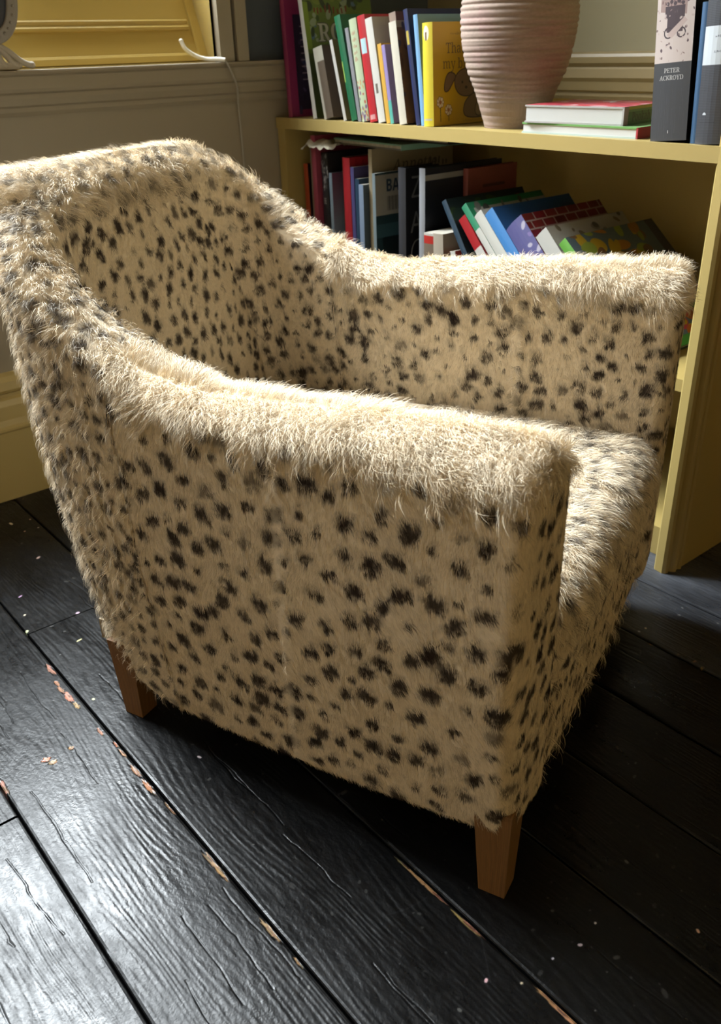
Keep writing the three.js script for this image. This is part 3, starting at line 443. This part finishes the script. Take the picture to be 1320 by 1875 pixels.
// ------------------------------------------------------------------ things on the sill
{
  const cord = thing('power_cord', 'white power cord running over the sill and down the drab wall', 'cord', [-1.9, 0.874, -1.17]);
  const run = (list, n, r) => new THREE.TubeGeometry(new THREE.CatmullRomCurve3(list.map((p) => new THREE.Vector3(...p))), n, r, 10);
  const pvc = std(lin(0.72, 0.7, 0.62), 0.5);
  part('cable', run([[-0.055, 0.044, 0.07], [-0.05, 0.03, 0.066], [-0.042, 0.014, 0.045], [-0.03, 0.007, 0.025], [-0.008, 0.006, 0.006], [0.004, 0.004, -0.004]], 60, 0.0046), pvc, cord);
  part('thin_cable', run([[0.003, 0.004, -0.003], [0.007, -0.014, -0.012], [0.001, -0.05, -0.03], [-0.018, -0.09, -0.042], [-0.026, -0.14, -0.048], [-0.0276, -0.26, -0.05], [-0.0276, -0.5, -0.05], [-0.024, -0.59, -0.05], [0.003, -0.7, -0.05], [0.006, -0.873, -0.05]], 100, 0.0022), std(lin(0.3, 0.28, 0.24), 0.6), cord, 'thin lead hanging down the wall, coloured grey for its shade');  // lower run of the white cord, its shade put in as grey
  const s = new THREE.SphereGeometry(0.005, 12, 8); s.translate(-0.055, 0.044, 0.07); part('cord_end', s, std(lin(0.72, 0.7, 0.62), 0.5), cord);
}
{
  // dark oval plaque with a studded rim on a carved foot, cut by the picture's edge
  const o = thing('oval_plaque', 'dark navy oval plaque with a studded grey rim on a carved foot on the sill', 'ornament', [-1.921, 0.8755, -0.69], Math.PI / 2);
  const grey = std(lin(0.23, 0.21, 0.19), 0.6), navy = std(lin(0.035, 0.045, 0.07), 0.35);
  const oval = (a, b, k = 48) => { const s = new THREE.Shape(); for (let i = 0; i <= k; i++) { const t = i / k * 6.2832, e = 0.75; s.lineTo(a * Math.sign(Math.cos(t)) * Math.pow(Math.abs(Math.cos(t)), e), b * Math.sign(Math.sin(t)) * Math.pow(Math.abs(Math.sin(t)), e)); } return s; };
  const rim = oval(0.07, 0.11); rim.holes.push(oval(0.055, 0.095));
  const g = new THREE.ExtrudeGeometry(rim, { depth: 0.014, bevelEnabled: true, bevelSize: 0.003, bevelThickness: 0.003, bevelSegments: 3 }); g.translate(-0.03, 0.155, -0.007); part('rim', g, grey, o);
  const f = new THREE.ExtrudeGeometry(oval(0.058, 0.098), { depth: 0.006, bevelEnabled: false }); f.translate(-0.03, 0.155, -0.004); part('face', f, navy, o);
  for (let i = 0; i < 34; i++) { const t = i / 34 * 6.2832, e = 0.75, s = new THREE.SphereGeometry(0.0028, 8, 6); s.translate(-0.03 + 0.0615 * Math.sign(Math.cos(t)) * Math.pow(Math.abs(Math.cos(t)), e), 0.155 + 0.101 * Math.sign(Math.sin(t)) * Math.pow(Math.abs(Math.sin(t)), e), 0.0105); part('stud', s, grey, o); }
  const foot = []; const stone = std(lin(0.36, 0.32, 0.26), 0.8);
  for (let i = 0; i < 7; i++) { const a = (i - 3) / 3, c = new THREE.CatmullRomCurve3([new THREE.Vector3(-0.03 + a * 0.01, 0.046, 0), new THREE.Vector3(-0.03 + a * 0.032, 0.034, 0.004), new THREE.Vector3(-0.03 + a * 0.06, 0.012, 0.006), new THREE.Vector3(-0.03 + a * 0.078, 0.0055, 0.005)]); foot.push(new THREE.TubeGeometry(c, 16, 0.0058, 8)); const s = new THREE.SphereGeometry(0.0066, 10, 8); s.translate(-0.03 + a * 0.078, 0.0066, 0.005); foot.push(s); }
  const b = new THREE.BoxGeometry(0.1, 0.012, 0.02); b.translate(-0.03, 0.006, 0); foot.push(b); part('carved_foot', merged(foot), stone, o);
}



// ------------------------------------------------------------------ spotted fur armchair
// local frame: x forward (back to front), y up, z towards the near arm
const chair = thing('armchair', 'armchair covered in shaggy cream fur with dark brown spots, on tapered wooden legs', 'armchair', [-1.1347, 0, -0.6614], 0.37824);
{
  const halfPath = [];                                     // outer outline of the near half in plan, front to back centre
  for (let i = 0; i <= 60; i++) halfPath.push([mix(0.605, 0.03, i / 60), mix(0.355, 0.3055, i / 60)]);
  const bez = [[0.03, 0.3055], [-0.06, 0.2975], [-0.102, 0.25], [-0.102, 0.135]];
  for (let i = 1; i <= 40; i++) { const t = i / 40, s = 1 - t; halfPath.push([0, 1].map((k) => s * s * s * bez[0][k] + 3 * s * s * t * bez[1][k] + 3 * s * t * t * bez[2][k] + t * t * t * bez[3][k])); }
  for (let i = 1; i <= 14; i++) halfPath.push([-0.102 - 0.004 * Math.sin(i / 14 * 1.57), 0.135 * (1 - i / 14)]);
  const full = [...halfPath, ...halfPath.slice(0, -1).reverse().map(([u, w]) => [u, -w])];
  const len = [0]; for (let i = 1; i < full.length; i++) len.push(len[i - 1] + Math.hypot(full[i][0] - full[i - 1][0], full[i][1] - full[i - 1][1]));
  const TOTAL = len[len.length - 1];
  function at(d) {
    d = clamp(d, 0, TOTAL); let i = 1; while (i < len.length - 1 && len[i] < d) i++;
    const t = (d - len[i - 1]) / (len[i] - len[i - 1]), a = full[i - 1], b = full[i];
    const q = 3, lo = full[Math.max(0, i - q)], hi = full[Math.min(full.length - 1, i + q)];
    const tx = hi[0] - lo[0], tz = hi[1] - lo[1], l = Math.hypot(tx, tz);
    return { u: mix(a[0], b[0], t), w: mix(a[1], b[1], t), nu: tz / l * -1, nw: tx / l };   // inward normal fixed up below
  }
  const fold = (d) => Math.min(d, TOTAL - d);
  const topNear = table([[0, 0.562], [0.1, 0.56], [0.25, 0.552], [0.38, 0.543], [0.45, 0.548], [0.5, 0.568], [0.55, 0.604], [0.6, 0.645], [0.66, 0.688], [0.72, 0.716], [0.8, 0.74], [0.9, 0.752], [1.0, 0.756]]);
  const topAt = (f, d) => topNear(f) + sstep(TOTAL / 2 - 0.3, TOTAL / 2 + 0.25, d) * mix(0.04, 0.018, sstep(0.3, 0.62, f));
  const hemAt = table([[0, 0.098], [0.08, 0.09], [0.2, 0.074], [0.35, 0.062], [0.46, 0.056], [0.56, 0.058], [0.62, 0.085], [0.68, 0.1], [1, 0.1]]);
  const thickAt = table([[0, 0.104], [0.4, 0.104], [0.55, 0.094], [0.62, 0.084], [0.72, 0.072], [0.85, 0.06], [1, 0.062]]);
  const rakeAt = (d) => sstep(0.3, 0.66, fold(d));
  function place(d, n, h) {
    const p = at(d), T = topAt(fold(d), d), B = hemAt(fold(d));
    let nu = p.nu, nw = p.nw; if (nu * (0.2 - p.u) + nw * (0 - p.w) < 0) { nu = -nu; nw = -nw; }
    const bulge = n < 0.03 ? -0.012 * Math.sin(Math.PI * clamp((h - B) / (T - B), 0, 1)) * (1 - n / 0.03) : 0;
    return [p.u + nu * (n + bulge) - rakeAt(d) * 0.14 * (h - 0.07), h, p.w + nw * (n + bulge)];
  }
  function loop(B, T, t, inset) {                          // rounded section, list of [n, h]
    const out = [], n0 = inset, n1 = t - inset, h0 = B + Math.min(inset, 0.03), h1 = T - inset, r = Math.min(0.032, (n1 - n0) / 2), rb = Math.min(0.012, (n1 - n0) / 2);
    const arc = (cn, ch, rr, a0, a1, k) => { for (let i = 0; i <= k; i++) { const a = mix(a0, a1, i / k); out.push([cn + rr * Math.cos(a), ch + rr * Math.sin(a)]); } };
    arc(n0 + rb, h0 + rb, rb, Math.PI * 1.5, Math.PI, 3);
    for (let i = 1; i < 44; i++) out.push([n0, mix(h0 + rb, h1 - r, i / 44)]);
    arc(n0 + r, h1 - r, r, Math.PI, Math.PI / 2, 6);
    const crown = 0.006; for (let i = 1; i < 6; i++) out.push([mix(n0 + r, n1 - r, i / 6), h1 + crown * Math.sin(i / 6 * Math.PI)]);
    arc(n1 - r, h1 - r, r, Math.PI / 2, 0, 6);
    for (let i = 1; i < 36; i++) out.push([n1, mix(h1 - r, h0 + rb, i / 36)]);
    arc(n1 - rb, h0 + rb, rb, 0, -Math.PI / 2, 3);
    return out;
  }
  function sweep(rows) {                                   // rows of [d, inset]
    const pos = [], idx = []; let n = 0;
    rows.forEach(([d, inset]) => { const f = fold(d), L = loop(hemAt(f), topAt(f, d), thickAt(f), Math.min(inset, thickAt(f) / 2 - 0.0005)); n = L.length; for (const [a, h] of L) pos.push(...place(d, a, h)); });
    for (let i = 0; i + 1 < rows.length; i++) for (let k = 0; k < n; k++) { const a = i * n + k, b = i * n + (k + 1) % n, c = a + n, e = b + n; idx.push(a, c, b, b, c, e); }
    const g = new THREE.BufferGeometry(); g.setAttribute('position', new THREE.Float32BufferAttribute(pos, 3)); g.setIndex(idx); g.computeVertexNormals();
    return g;
  }
  function facing(g, cx, cy, cz) {                         // make the normals of a closed swept solid point outwards
    const p = g.attributes.position, n = g.attributes.normal; let s = 0;
    const i0 = g.index; const A = new THREE.Vector3(), B = new THREE.Vector3(), C = new THREE.Vector3();
    for (let i = 0; i < i0.count; i += 3) { A.fromBufferAttribute(p, i0.getX(i)); B.fromBufferAttribute(p, i0.getX(i + 1)); C.fromBufferAttribute(p, i0.getX(i + 2)); s += A.dot(B.cross(C)); }
    void n; void cx; void cy; void cz;
    if (s < 0) { const a = i0.array; for (let i = 0; i < a.length; i += 3) { const t = a[i + 1]; a[i + 1] = a[i + 2]; a[i + 2] = t; } g.computeVertexNormals(); }
    return g;
  }
  const ARM = 0.515;
  const armRows = (() => {
    const r = 0.02, rows = [];
    for (let k = 0; k <= 6; k++) rows.push([0, mix(0.052, r, k / 6)]);
    for (let k = 5; k >= 0; k--) { const a = k / 6 * Math.PI / 2; rows.push([r * (1 - Math.sin(a)), r * (1 - Math.cos(a))]); }
    for (let k = 1; k <= 56; k++) rows.push([mix(r, ARM, k / 56), 0]);
    rows.push([ARM, 0.03]);
    return rows;
  })();
  const shellRows = []; for (let k = 0; k <= 120; k++) shellRows.push([mix(ARM - 0.003, TOTAL - ARM + 0.003, k / 120), 0]);
  const rbox = (w, h, d, r, seg) => {                      // dense rounded box centred on the origin
    let g = new THREE.BoxGeometry(w, h, d, Math.ceil(w / seg), Math.ceil(h / seg), Math.ceil(d / seg)); g.deleteAttribute('uv'); g.deleteAttribute('normal'); g = mergeVertices(g, 1e-5);
    const p = g.attributes.position, H = [w / 2 - r, h / 2 - r, d / 2 - r], v = new THREE.Vector3(), c = new THREE.Vector3();
    for (let i = 0; i < p.count; i++) { v.fromBufferAttribute(p, i); c.set(clamp(v.x, -H[0], H[0]), clamp(v.y, -H[1], H[1]), clamp(v.z, -H[2], H[2])); v.sub(c); if (v.length() > 1e-9) v.setLength(r); v.add(c); p.setXYZ(i, v.x, v.y, v.z); }
    return g;
  };
  const warp = (g, f) => { const p = g.attributes.position; for (let i = 0; i < p.count; i++) p.setXYZ(i, ...f(p.getX(i), p.getY(i), p.getZ(i))); g.computeVertexNormals(); return g; };

  const nearArm = facing(sweep(armRows));
  const farArm = facing(sweep(armRows.map(([d, i]) => [TOTAL - d, i])));
  const shell = facing(sweep(shellRows));
  // inner back: h 0.3..0.748, leaning back, softly crowned, edges tucked
  const backFront = (h) => -0.068 - 0.235 * (h - 0.39);
  const innerBack = warp(rbox(0.1, 0.462, 0.43, 0.035, 0.0075), (x, y, z) => {
    const h = 0.531 + y, f = clamp((x + 0.05) / 0.1, 0, 1), crown = 0.016 * (1 - Math.pow(Math.abs(z) / 0.215, 2)) * (1 - Math.pow(Math.abs(y) / 0.24, 2));
    return [backFront(h) - 0.1 + x + 0.05 + crown * f, h, z * (0.95 + 0.12 * (h - 0.3))];
  });
  const seatGeo = warp(rbox(0.66, 0.15, 0.505, 0.05, 0.0085), (x, y, z) => {
    const top = y > 0 ? 0.02 * (1 - Math.pow(x / 0.33, 2)) * (1 - Math.pow(z / 0.2525, 2)) : 0;
    return [x + 0.29, 0.287 + y + top, z];
  });
  const apronGeo = warp(rbox(0.07, 0.17, 0.54, 0.018, 0.009), (x, y, z) => [x + 0.566 + 0.006 * (1 - Math.pow(z / 0.27, 2)), 0.175 + y, z]);

  // ---------- spots: scattered evenly over the hide, each an uneven ellipse
  const rs = rngOf(4242);
  const V = THREE.Vector3;
  let spotGrid = new Map(); const CELL = 0.03;
  const keyOf = (x, y, z) => Math.floor(x / CELL) + ',' + Math.floor(y / CELL) + ',' + Math.floor(z / CELL);
  function trisOf(g) {
    const p = g.attributes.position, n = g.attributes.normal, ix = g.index.array, out = [];
    for (let i = 0; i < ix.length; i += 3) {
      const a = new V().fromBufferAttribute(p, ix[i]), b = new V().fromBufferAttribute(p, ix[i + 1]), c = new V().fromBufferAttribute(p, ix[i + 2]);
      const area = b.clone().sub(a).cross(c.clone().sub(a)).length() / 2; if (area < 1e-10) continue;
      out.push({ a, b, c, na: new V().fromBufferAttribute(n, ix[i]), nb: new V().fromBufferAttribute(n, ix[i + 1]), nc: new V().fromBufferAttribute(n, ix[i + 2]), area });
    }
    return out;
  }
  const onTri = (t, r) => { let x = r(), y = r(); if (x + y > 1) { x = 1 - x; y = 1 - y; } const z = 1 - x - y; return { p: t.a.clone().multiplyScalar(z).addScaledVector(t.b, x).addScaledVector(t.c, y), n: t.na.clone().multiplyScalar(z).addScaledVector(t.nb, x).addScaledVector(t.nc, y).normalize() }; };
  const gridOf = new Map();
  function scatterSpots(g, gapOf, sizeOf, turned = false) {
    spotGrid = new Map(); gridOf.set(g, spotGrid);
    const tris = trisOf(g), cum = []; let s = 0; for (const t of tris) { s += t.area; cum.push(s); }
    const tries = Math.round(s / 0.00001);
    for (let k = 0; k < tries; k++) {
      const v = rs() * s; let lo = 0, hi = cum.length - 1; while (lo < hi) { const m = (lo + hi) >> 1; if (cum[m] < v) lo = m + 1; else hi = m; }
      const { p, n } = onTri(tris[lo], rs), gap = gapOf(p, n) * (0.9 + 0.22 * rs());
      if (gap > 0.2) continue;
      const cx = Math.floor(p.x / CELL), cy = Math.floor(p.y / CELL), cz = Math.floor(p.z / CELL); let ok = true;
      for (let i = -1; i <= 1 && ok; i++) for (let j = -1; j <= 1 && ok; j++) for (let m = -1; m <= 1 && ok; m++) for (const q of spotGrid.get((cx + i) + ',' + (cy + j) + ',' + (cz + m)) ?? []) if (q.n.dot(n) > 0 && q.p.distanceTo(p) < 0.5 * (gap + q.gap)) { ok = false; break; }
      if (!ok) continue;
      const side = Math.abs(n.y) > 0.7 ? new V(1, 0, 0) : new V(0, 1, 0).cross(n).normalize(); side.addScaledVector(n, -side.dot(n)).normalize();
      const up = n.clone().cross(side), ang = (rs() - 0.5) * 1.3 + (turned ? 1.57 : p.x > 0.3 ? 0.3 : -0.15), c = Math.cos(ang), d = Math.sin(ang);
      const a = sizeOf(p, n) * (rs() < 0.22 ? 0.5 : 0.72 + 0.4 * rs()), e1 = side.clone().multiplyScalar(c).addScaledVector(up, d), e2 = up.clone().multiplyScalar(c).addScaledVector(side, -d);
      const k0 = keyOf(p.x, p.y, p.z); if (!spotGrid.has(k0)) spotGrid.set(k0, []);
      spotGrid.get(k0).push({ p, n, gap, e1, e2, a, b: a * (0.56 + 0.32 * rs()), tone: rs() < 0.12 ? 0.6 + 0.3 * rs() : 0.92 + 0.08 * rs(), seed: rs() * 100 });
    }
  }
  function spotAt(p, n) {
    const cx = Math.floor(p.x / CELL), cy = Math.floor(p.y / CELL), cz = Math.floor(p.z / CELL); let best = 0;
    for (let i = -1; i <= 1; i++) for (let j = -1; j <= 1; j++) for (let m = -1; m <= 1; m++) for (const q of spotGrid.get((cx + i) + ',' + (cy + j) + ',' + (cz + m)) ?? []) {
      if (q.n.dot(n) < 0.2) continue;
      const dx = p.x - q.p.x, dy = p.y - q.p.y, dz = p.z - q.p.z, x = (dx * q.e1.x + dy * q.e1.y + dz * q.e1.z) / q.a, y = (dx * q.e2.x + dy * q.e2.y + dz * q.e2.z) / q.b;
      const r = Math.hypot(x, y); if (r > 1.6) continue;
      const w = 1 + 0.22 * n2(Math.atan2(y, x) * 1.3 + q.seed, q.seed), v = q.tone * (1 - sstep(0.82, 1.14, r / w)); if (v > best) best = v;
    }
    return best;
  }
  const topD = (p) => {                                    // how far below the top edge of the arm or back a point lies
    const u = p.x; let T = 0.552; if (u < 0.12) T = table.wing(u); if (p.z < -0.1) T += u > 0.12 ? 0.04 : 0.022; return T - p.y;
  };
  table.wing = table([[-0.25, 0.756], [-0.18, 0.745], [-0.13, 0.722], [-0.08, 0.69], [-0.02, 0.638], [0.04, 0.59], [0.08, 0.562], [0.12, 0.55]]);

  // ---------- what the fur is like at a point of each part; one cream coat all over, spotted dark
  const hair = [0.83, 0.715, 0.54], dark = [0.024, 0.013, 0.011];
  const tufts = { short: [], long: [] };
  function tuftGeometry(seed, hairs, radius, length, width, lift, droop, spread, clump, curl) {
    const r = rngOf(seed), pos = [], col = [], idx = [];
    for (let i = 0; i < hairs; i++) {
      const a = r() * 6.283, q = radius * Math.sqrt(r()); let x = q * Math.cos(a), y = -0.0006, z = q * Math.sin(a);
      const L = length * (0.6 + 0.55 * r()), seg = 4; let az = (r() - 0.5) * spread - clump * x / radius, el = lift * (0.6 + 0.8 * r()); const cz = (r() - 0.5) * curl, tone = 0.84 + 0.24 * r(), roll = (r() - 0.5) * 1.6;
      const w0 = width * (0.7 + 0.6 * r()), base = pos.length / 3;
      for (let k = 0; k <= seg; k++) {
        const t = k / seg, w = w0 * (1 - 0.8 * t) * 0.5, sx = Math.cos(az) * Math.cos(roll), sy = Math.sin(roll), sz = -Math.sin(az) * Math.cos(roll);
        pos.push(x - sx * w, y - sy * w, z - sz * w, x + sx * w, y + sy * w, z + sz * w);
        for (let c = 0; c < 2; c++) col.push(tone, tone, tone);
        const s = L / seg; x += Math.sin(az) * Math.cos(el) * s; z += Math.cos(az) * Math.cos(el) * s; y += Math.sin(el) * s; az += cz / seg; el -= droop / seg;
        if (y < 0.0003 && k > 0) { y = 0.0003; el = Math.max(el, 0.02); }
        if (k < seg) { const b = base + k * 2; idx.push(b, b + 1, b + 2, b + 1, b + 3, b + 2); }
      }
    }
    const g = new THREE.BufferGeometry(); g.setAttribute('position', new THREE.Float32BufferAttribute(pos, 3)); g.setAttribute('color', new THREE.Float32BufferAttribute(col, 3)); g.setIndex(idx); g.computeVertexNormals(); return g;
  }
  for (let i = 0; i < 5; i++) tufts.short.push(tuftGeometry(100 + i, 9, 0.0032, 0.0088, 0.0006, 0.25, 0.33, 0.5, 0.1, 0.35));
  for (let i = 0; i < 6; i++) tufts.long.push(tuftGeometry(200 + i, 9, 0.0045, 0.024, 0.00065, 0.95, 1.5, 0.9, 0.5, 1.6));
  const furMat = new THREE.MeshPhysicalMaterial({ color: 0xffffff, vertexColors: true, roughness: 0.62, transmission: 0.16, thickness: 0, specularIntensity: 0.5 });
  furMat.side = THREE.DoubleSide;
  const hideMat = std(lin(1, 1, 1), 0.95, { vertexColors: true });

  const rf = rngOf(9191), mat4 = new THREE.Matrix4();
  // spec(p, n) -> { density per m2, long (0..1 share of long hair), len scale, dir vector, base colour, spots 0..1 }
  function fur(parent, geometry, spec) {
    const sets = { short: tufts.short.map(() => ({ m: [], c: [] })), long: tufts.long.map(() => ({ m: [], c: [] })) };
    const X = new V(), D = new V();
    for (const t of trisOf(geometry)) {
      const mid = t.a.clone().add(t.b).add(t.c).divideScalar(3), nm = t.na.clone().add(t.nb).add(t.nc).normalize();
      let want = t.area * spec(mid, nm).density; want = Math.floor(want) + (rf() < want % 1 ? 1 : 0);
      for (let k = 0; k < want; k++) {
        const { p, n } = onTri(t, rf), s = spec(p, n), isLong = rf() < s.long, set = isLong ? sets.long : sets.short, v = Math.floor(rf() * set.length);
        D.copy(s.dir); const turn = (isLong ? 0.9 : 0.45) * n3(p.x * 9 + 5, p.y * 9, p.z * 9) + (rf() - 0.5) * (isLong ? 0.8 : 0.25);
        D.addScaledVector(n, -D.dot(n)); if (D.length() < 1e-3) D.set(1, 0, 0).addScaledVector(n, -n.x); D.normalize().applyAxisAngle(n, turn);
        X.crossVectors(n, D).normalize();
        const L = s.len * (0.75 + 0.5 * rf()), lift = s.lift ?? 1;
        mat4.makeBasis(X, n.clone().multiplyScalar(L * lift), D.clone().multiplyScalar(L)); mat4.setPosition(p);
        set[v].m.push(...mat4.elements);
        const sp = spotAt(p, n) * s.spots * (isLong ? 0.8 : 1), tone = 0.9 + 0.2 * rf() + 0.07 * n3(p.x * 22, p.y * 22, p.z * 22);
        for (let c = 0; c < 3; c++) set[v].c.push(mix(hair[c] * tone, dark[c], sp));
      }
    }
    let count = 0;
    for (const kind of ['short', 'long']) sets[kind].forEach((s, v) => {
      const n = s.m.length / 16; if (!n) return; count += n;
      const im = new THREE.InstancedMesh(tufts[kind][v], furMat, n); im.name = 'fur'; im.userData.kind = 'stuff';
      im.instanceMatrix = new THREE.InstancedBufferAttribute(new Float32Array(s.m), 16); im.instanceColor = new THREE.InstancedBufferAttribute(new Float32Array(s.c), 3);
      parent.add(im);
    });
    return count;
  }
  function hide(name, geometry, spec, label) {
    spotGrid = gridOf.get(geometry);
    const p = geometry.attributes.position, n = geometry.attributes.normal, col = new Float32Array(p.count * 3), P = new V(), N = new V();
    for (let i = 0; i < p.count; i++) { P.fromBufferAttribute(p, i); N.fromBufferAttribute(n, i); const s = spec(P, N), d = spotAt(P, N) * s.spots; for (let c = 0; c < 3; c++) col[i * 3 + c] = mix(hair[c] * 0.9, dark[c], d); }
    geometry.setAttribute('color', new THREE.BufferAttribute(col, 3));
    const m = part(name, geometry, hideMat, chair, label); m.userData.count = fur(m, geometry, spec); delete m.userData.count; return m;
  }
    const down = new V(0, -1, 0);
  function armSpec(sign) {
    return (p, n) => {
      const d = topD(p), outer = n.z * sign > 0.35, front = n.x > 0.5, top = n.y > 0.45;
      const edge = 0.006 + 0.016 * n2(p.x * 16, sign * 3) + (outer ? 0.012 : 0.006);
      const l = top ? 1 : 1 - sstep(edge, edge + 0.028, d);
      const dir = new V();
      if (top) dir.set(0.5 * n3(p.x * 7, 2, p.z * 7) + 0.2, 0, (p.z * sign - 0.28) > 0 ? sign : -sign * 0.7);
      else if (front) dir.set(0, -1, 0.25 * sign);
      else dir.set(0.32 * sstep(0.12, 0.5, p.x) * (outer ? 1 : 0.3), -1, 0);
      const unseen = sign < 0 && outer && d > 0.08, seam = l < 0.5 && !front && !top && (sign > 0 ? outer : !outer) ? Math.exp(-Math.pow((p.x - (sign > 0 ? 0.305 : 0.38)) / 0.006, 2)) : 0;
      if (seam > 0.15) return { density: 80000, long: (sign < 0 || p.y > 0.46 ? 0.5 : 0.05) * seam, len: 0.6, lift: 0.7, dir: new V(p.x > (sign > 0 ? 0.305 : 0.38) ? 0.7 : -0.7, -1, 0), spots: 1 - 0.5 * seam };
      return { density: unseen ? 9000 : mix(62000, 70000, l), long: l * 0.95, len: l > 0.3 ? mix(0.7, 0.92, l) * (0.85 + 0.3 * n2(p.x * 12, p.z * 12)) : 1, lift: mix(1, 1.05, l), dir, spots: 1 - 0.85 * l };
    };
  }
  const shellSpec = (p, n) => {
    const d = topD(p), top = n.y > 0.45, near = p.z > 0, inner = !top && n.x * (0.2 - p.x) - n.z * p.z > 0, wing = 1 - sstep(-0.12, -0.04, p.x), from = 1 - sstep(-0.03, 0.1, p.x);
    const l = top ? mix(0.4, 0.65, wing) : 0.65 * (1 - sstep(0.004, inner ? 0.026 : 0.05, d));
    const rear = !inner && !top, dir = top ? new V(mix(0.35, -0.35, wing), 0, mix(near ? 0.9 : -0.9, 0.55, wing)).addScaledVector(down, 0.4) : new V(rear ? -0.25 : 0.1, -1, 0);
    const unseen = rear && (!near || p.z < 0.1) && d > 0.09;
    return { density: unseen ? 9000 : 66000, long: rear ? Math.max(0.16 * from, l * 0.6) : l * 0.55, len: rear ? mix(0.75, 0.85, l) : mix(0.8, 0.85, l), lift: rear && !top ? 0.8 : 1, dir, spots: rear ? mix(0.95, 0.75, l) : mix(1, 0.75, l) };
  };
  const backSpec = (p, n) => {
    const l = sstep(0.69, 0.75, p.y), behind = n.x < -0.3;
    return { density: behind ? 3000 : 68000, long: l * 0.6, len: mix(0.75, 0.8, l), lift: mix(1, 0.8, l), dir: l > 0.5 ? new V(-0.1, 0.6, 0.5) : new V(0, -1, 0.1), spots: mix(1, 0.8, l) };
  };
  const seatSpec = (p, n) => {
    const seen = p.x > 0.25 && p.y > 0.25;
    const front = n.x > 0.5, clump = 0.5 + 0.5 * n3(p.x * 14, p.y * 14, p.z * 14);
    return { density: seen ? 70000 : 4000, long: front ? 0.04 + 0.65 * sstep(0.27, 0.34, p.y) : 0.75, len: front && p.y < 0.3 ? 0.8 : 0.55 + 0.4 * clump, lift: 0.8, dir: front ? new V(0.2, -1, 0.3) : new V(0.8, 0, 0.5), spots: 1 };
  };
  const apronSpec = (p, n) => ({ density: n.x > 0.2 || n.y < -0.4 ? 64000 : 1000, long: 0.03, len: 0.95, lift: 1, dir: new V(0.05, -1, 0.15), spots: 1 });

  const onTop = (p, n) => n.y > 0.5;
  scatterSpots(nearArm, (p, n) => (onTop(p, n) ? 0.045 : n.z > 0.4 ? 0.0278 : 0.0235), (p, n) => (n.z > 0.4 ? 0.0138 : 0.0112));
  scatterSpots(farArm, (p, n) => (onTop(p, n) ? 0.045 : 0.0228), () => 0.0114);
  scatterSpots(shell, (p, n) => (n.x > 0.1 ? 0.0225 : 0.021), (p, n) => (n.x > 0.1 ? 0.0112 : 0.0104));
  scatterSpots(innerBack, () => 0.0215, () => 0.0104, true);
  scatterSpots(seatGeo, () => 0.022, () => 0.0098);
  scatterSpots(apronGeo, () => 0.0215, () => 0.0108);
  hide('arm', nearArm, armSpec(1), 'upholstered arm with a thick cream fur top');
  hide('arm', farArm, armSpec(-1), 'upholstered arm with a thick cream fur top');
  hide('back_shell', shell, shellSpec, 'raked back with wings sweeping down to the arms');
  hide('backrest', innerBack, backSpec, 'spotted inner back panel');
  hide('seat', seatGeo, seatSpec, 'shaggy pale seat cushion');
  hide('apron', apronGeo, apronSpec, 'spotted front rail below the seat');

  // ---------- timber legs and hessian underside
  const woodTex = canvasTexture(128, 256, (x, w, h) => { const r = rngOf(8); x.fillStyle = '#77552f'; x.fillRect(0, 0, w, h); for (let i = 0; i < 260; i++) { const v = r(); x.fillStyle = `rgba(${70 + v * 90 | 0},${48 + v * 66 | 0},${26 + v * 40 | 0},0.28)`; x.fillRect(r() * w, r() * h - 40, 0.6 + r() * 2, 40 + r() * 160); } });
  const wood = new THREE.MeshStandardMaterial({ map: woodTex, roughness: 0.55 });
  function leg(u, w, su, sw) {                              // outer corner at the ground (u, w); the leg lies towards (su, sw) and tapers on its inner faces
    const b = 0.033, t = 0.046, h = 0.135, top = [], bot = [];
    for (const [i, j] of [[0, 0], [1, 0], [1, 1], [0, 1]]) { bot.push([u + su * b * i, 0, w + sw * b * j]); top.push([u + su * t * i - su * 0.003, h, w + sw * t * j - sw * 0.002]); }
    const pos = [], uv = []; const quad = (a, c, d, e) => { pos.push(...a, ...c, ...d, ...a, ...d, ...e); uv.push(0, 0, 1, 0, 1, 1, 0, 0, 1, 1, 0, 1); };
    for (let k = 0; k < 4; k++) { const m = (k + 1) % 4; if (su * sw > 0) quad(bot[m], bot[k], top[k], top[m]); else quad(bot[k], bot[m], top[m], top[k]); }
    quad(bot[0], bot[1], bot[2], bot[3]); quad(top[0], top[1], top[2], top[3]);
    const g = new THREE.BufferGeometry(); g.setAttribute('position', new THREE.Float32BufferAttribute(pos, 3)); g.setAttribute('uv', new THREE.Float32BufferAttribute(uv, 2)); g.computeVertexNormals();
    part('leg', g, wood, chair, 'tapered square wooden leg');
  }
  leg(0.604, 0.352, -1, -1); leg(0.565, -0.3, -1, 1);
  leg(0.002, 0.303, -1, -1); leg(0.002, -0.303, -1, 1);
  part('underside', box(-0.09, 0.57, 0.1, 0.135, -0.27, 0.27), std(lin(0.3, 0.24, 0.16), 0.95), chair, 'hessian lining under the seat');
}


// ------------------------------------------------------------------ hand over
scene.traverse((o) => { if (o.isMesh) { o.castShadow = true; o.receiveShadow = true; } });
renderer.render(scene, camera);
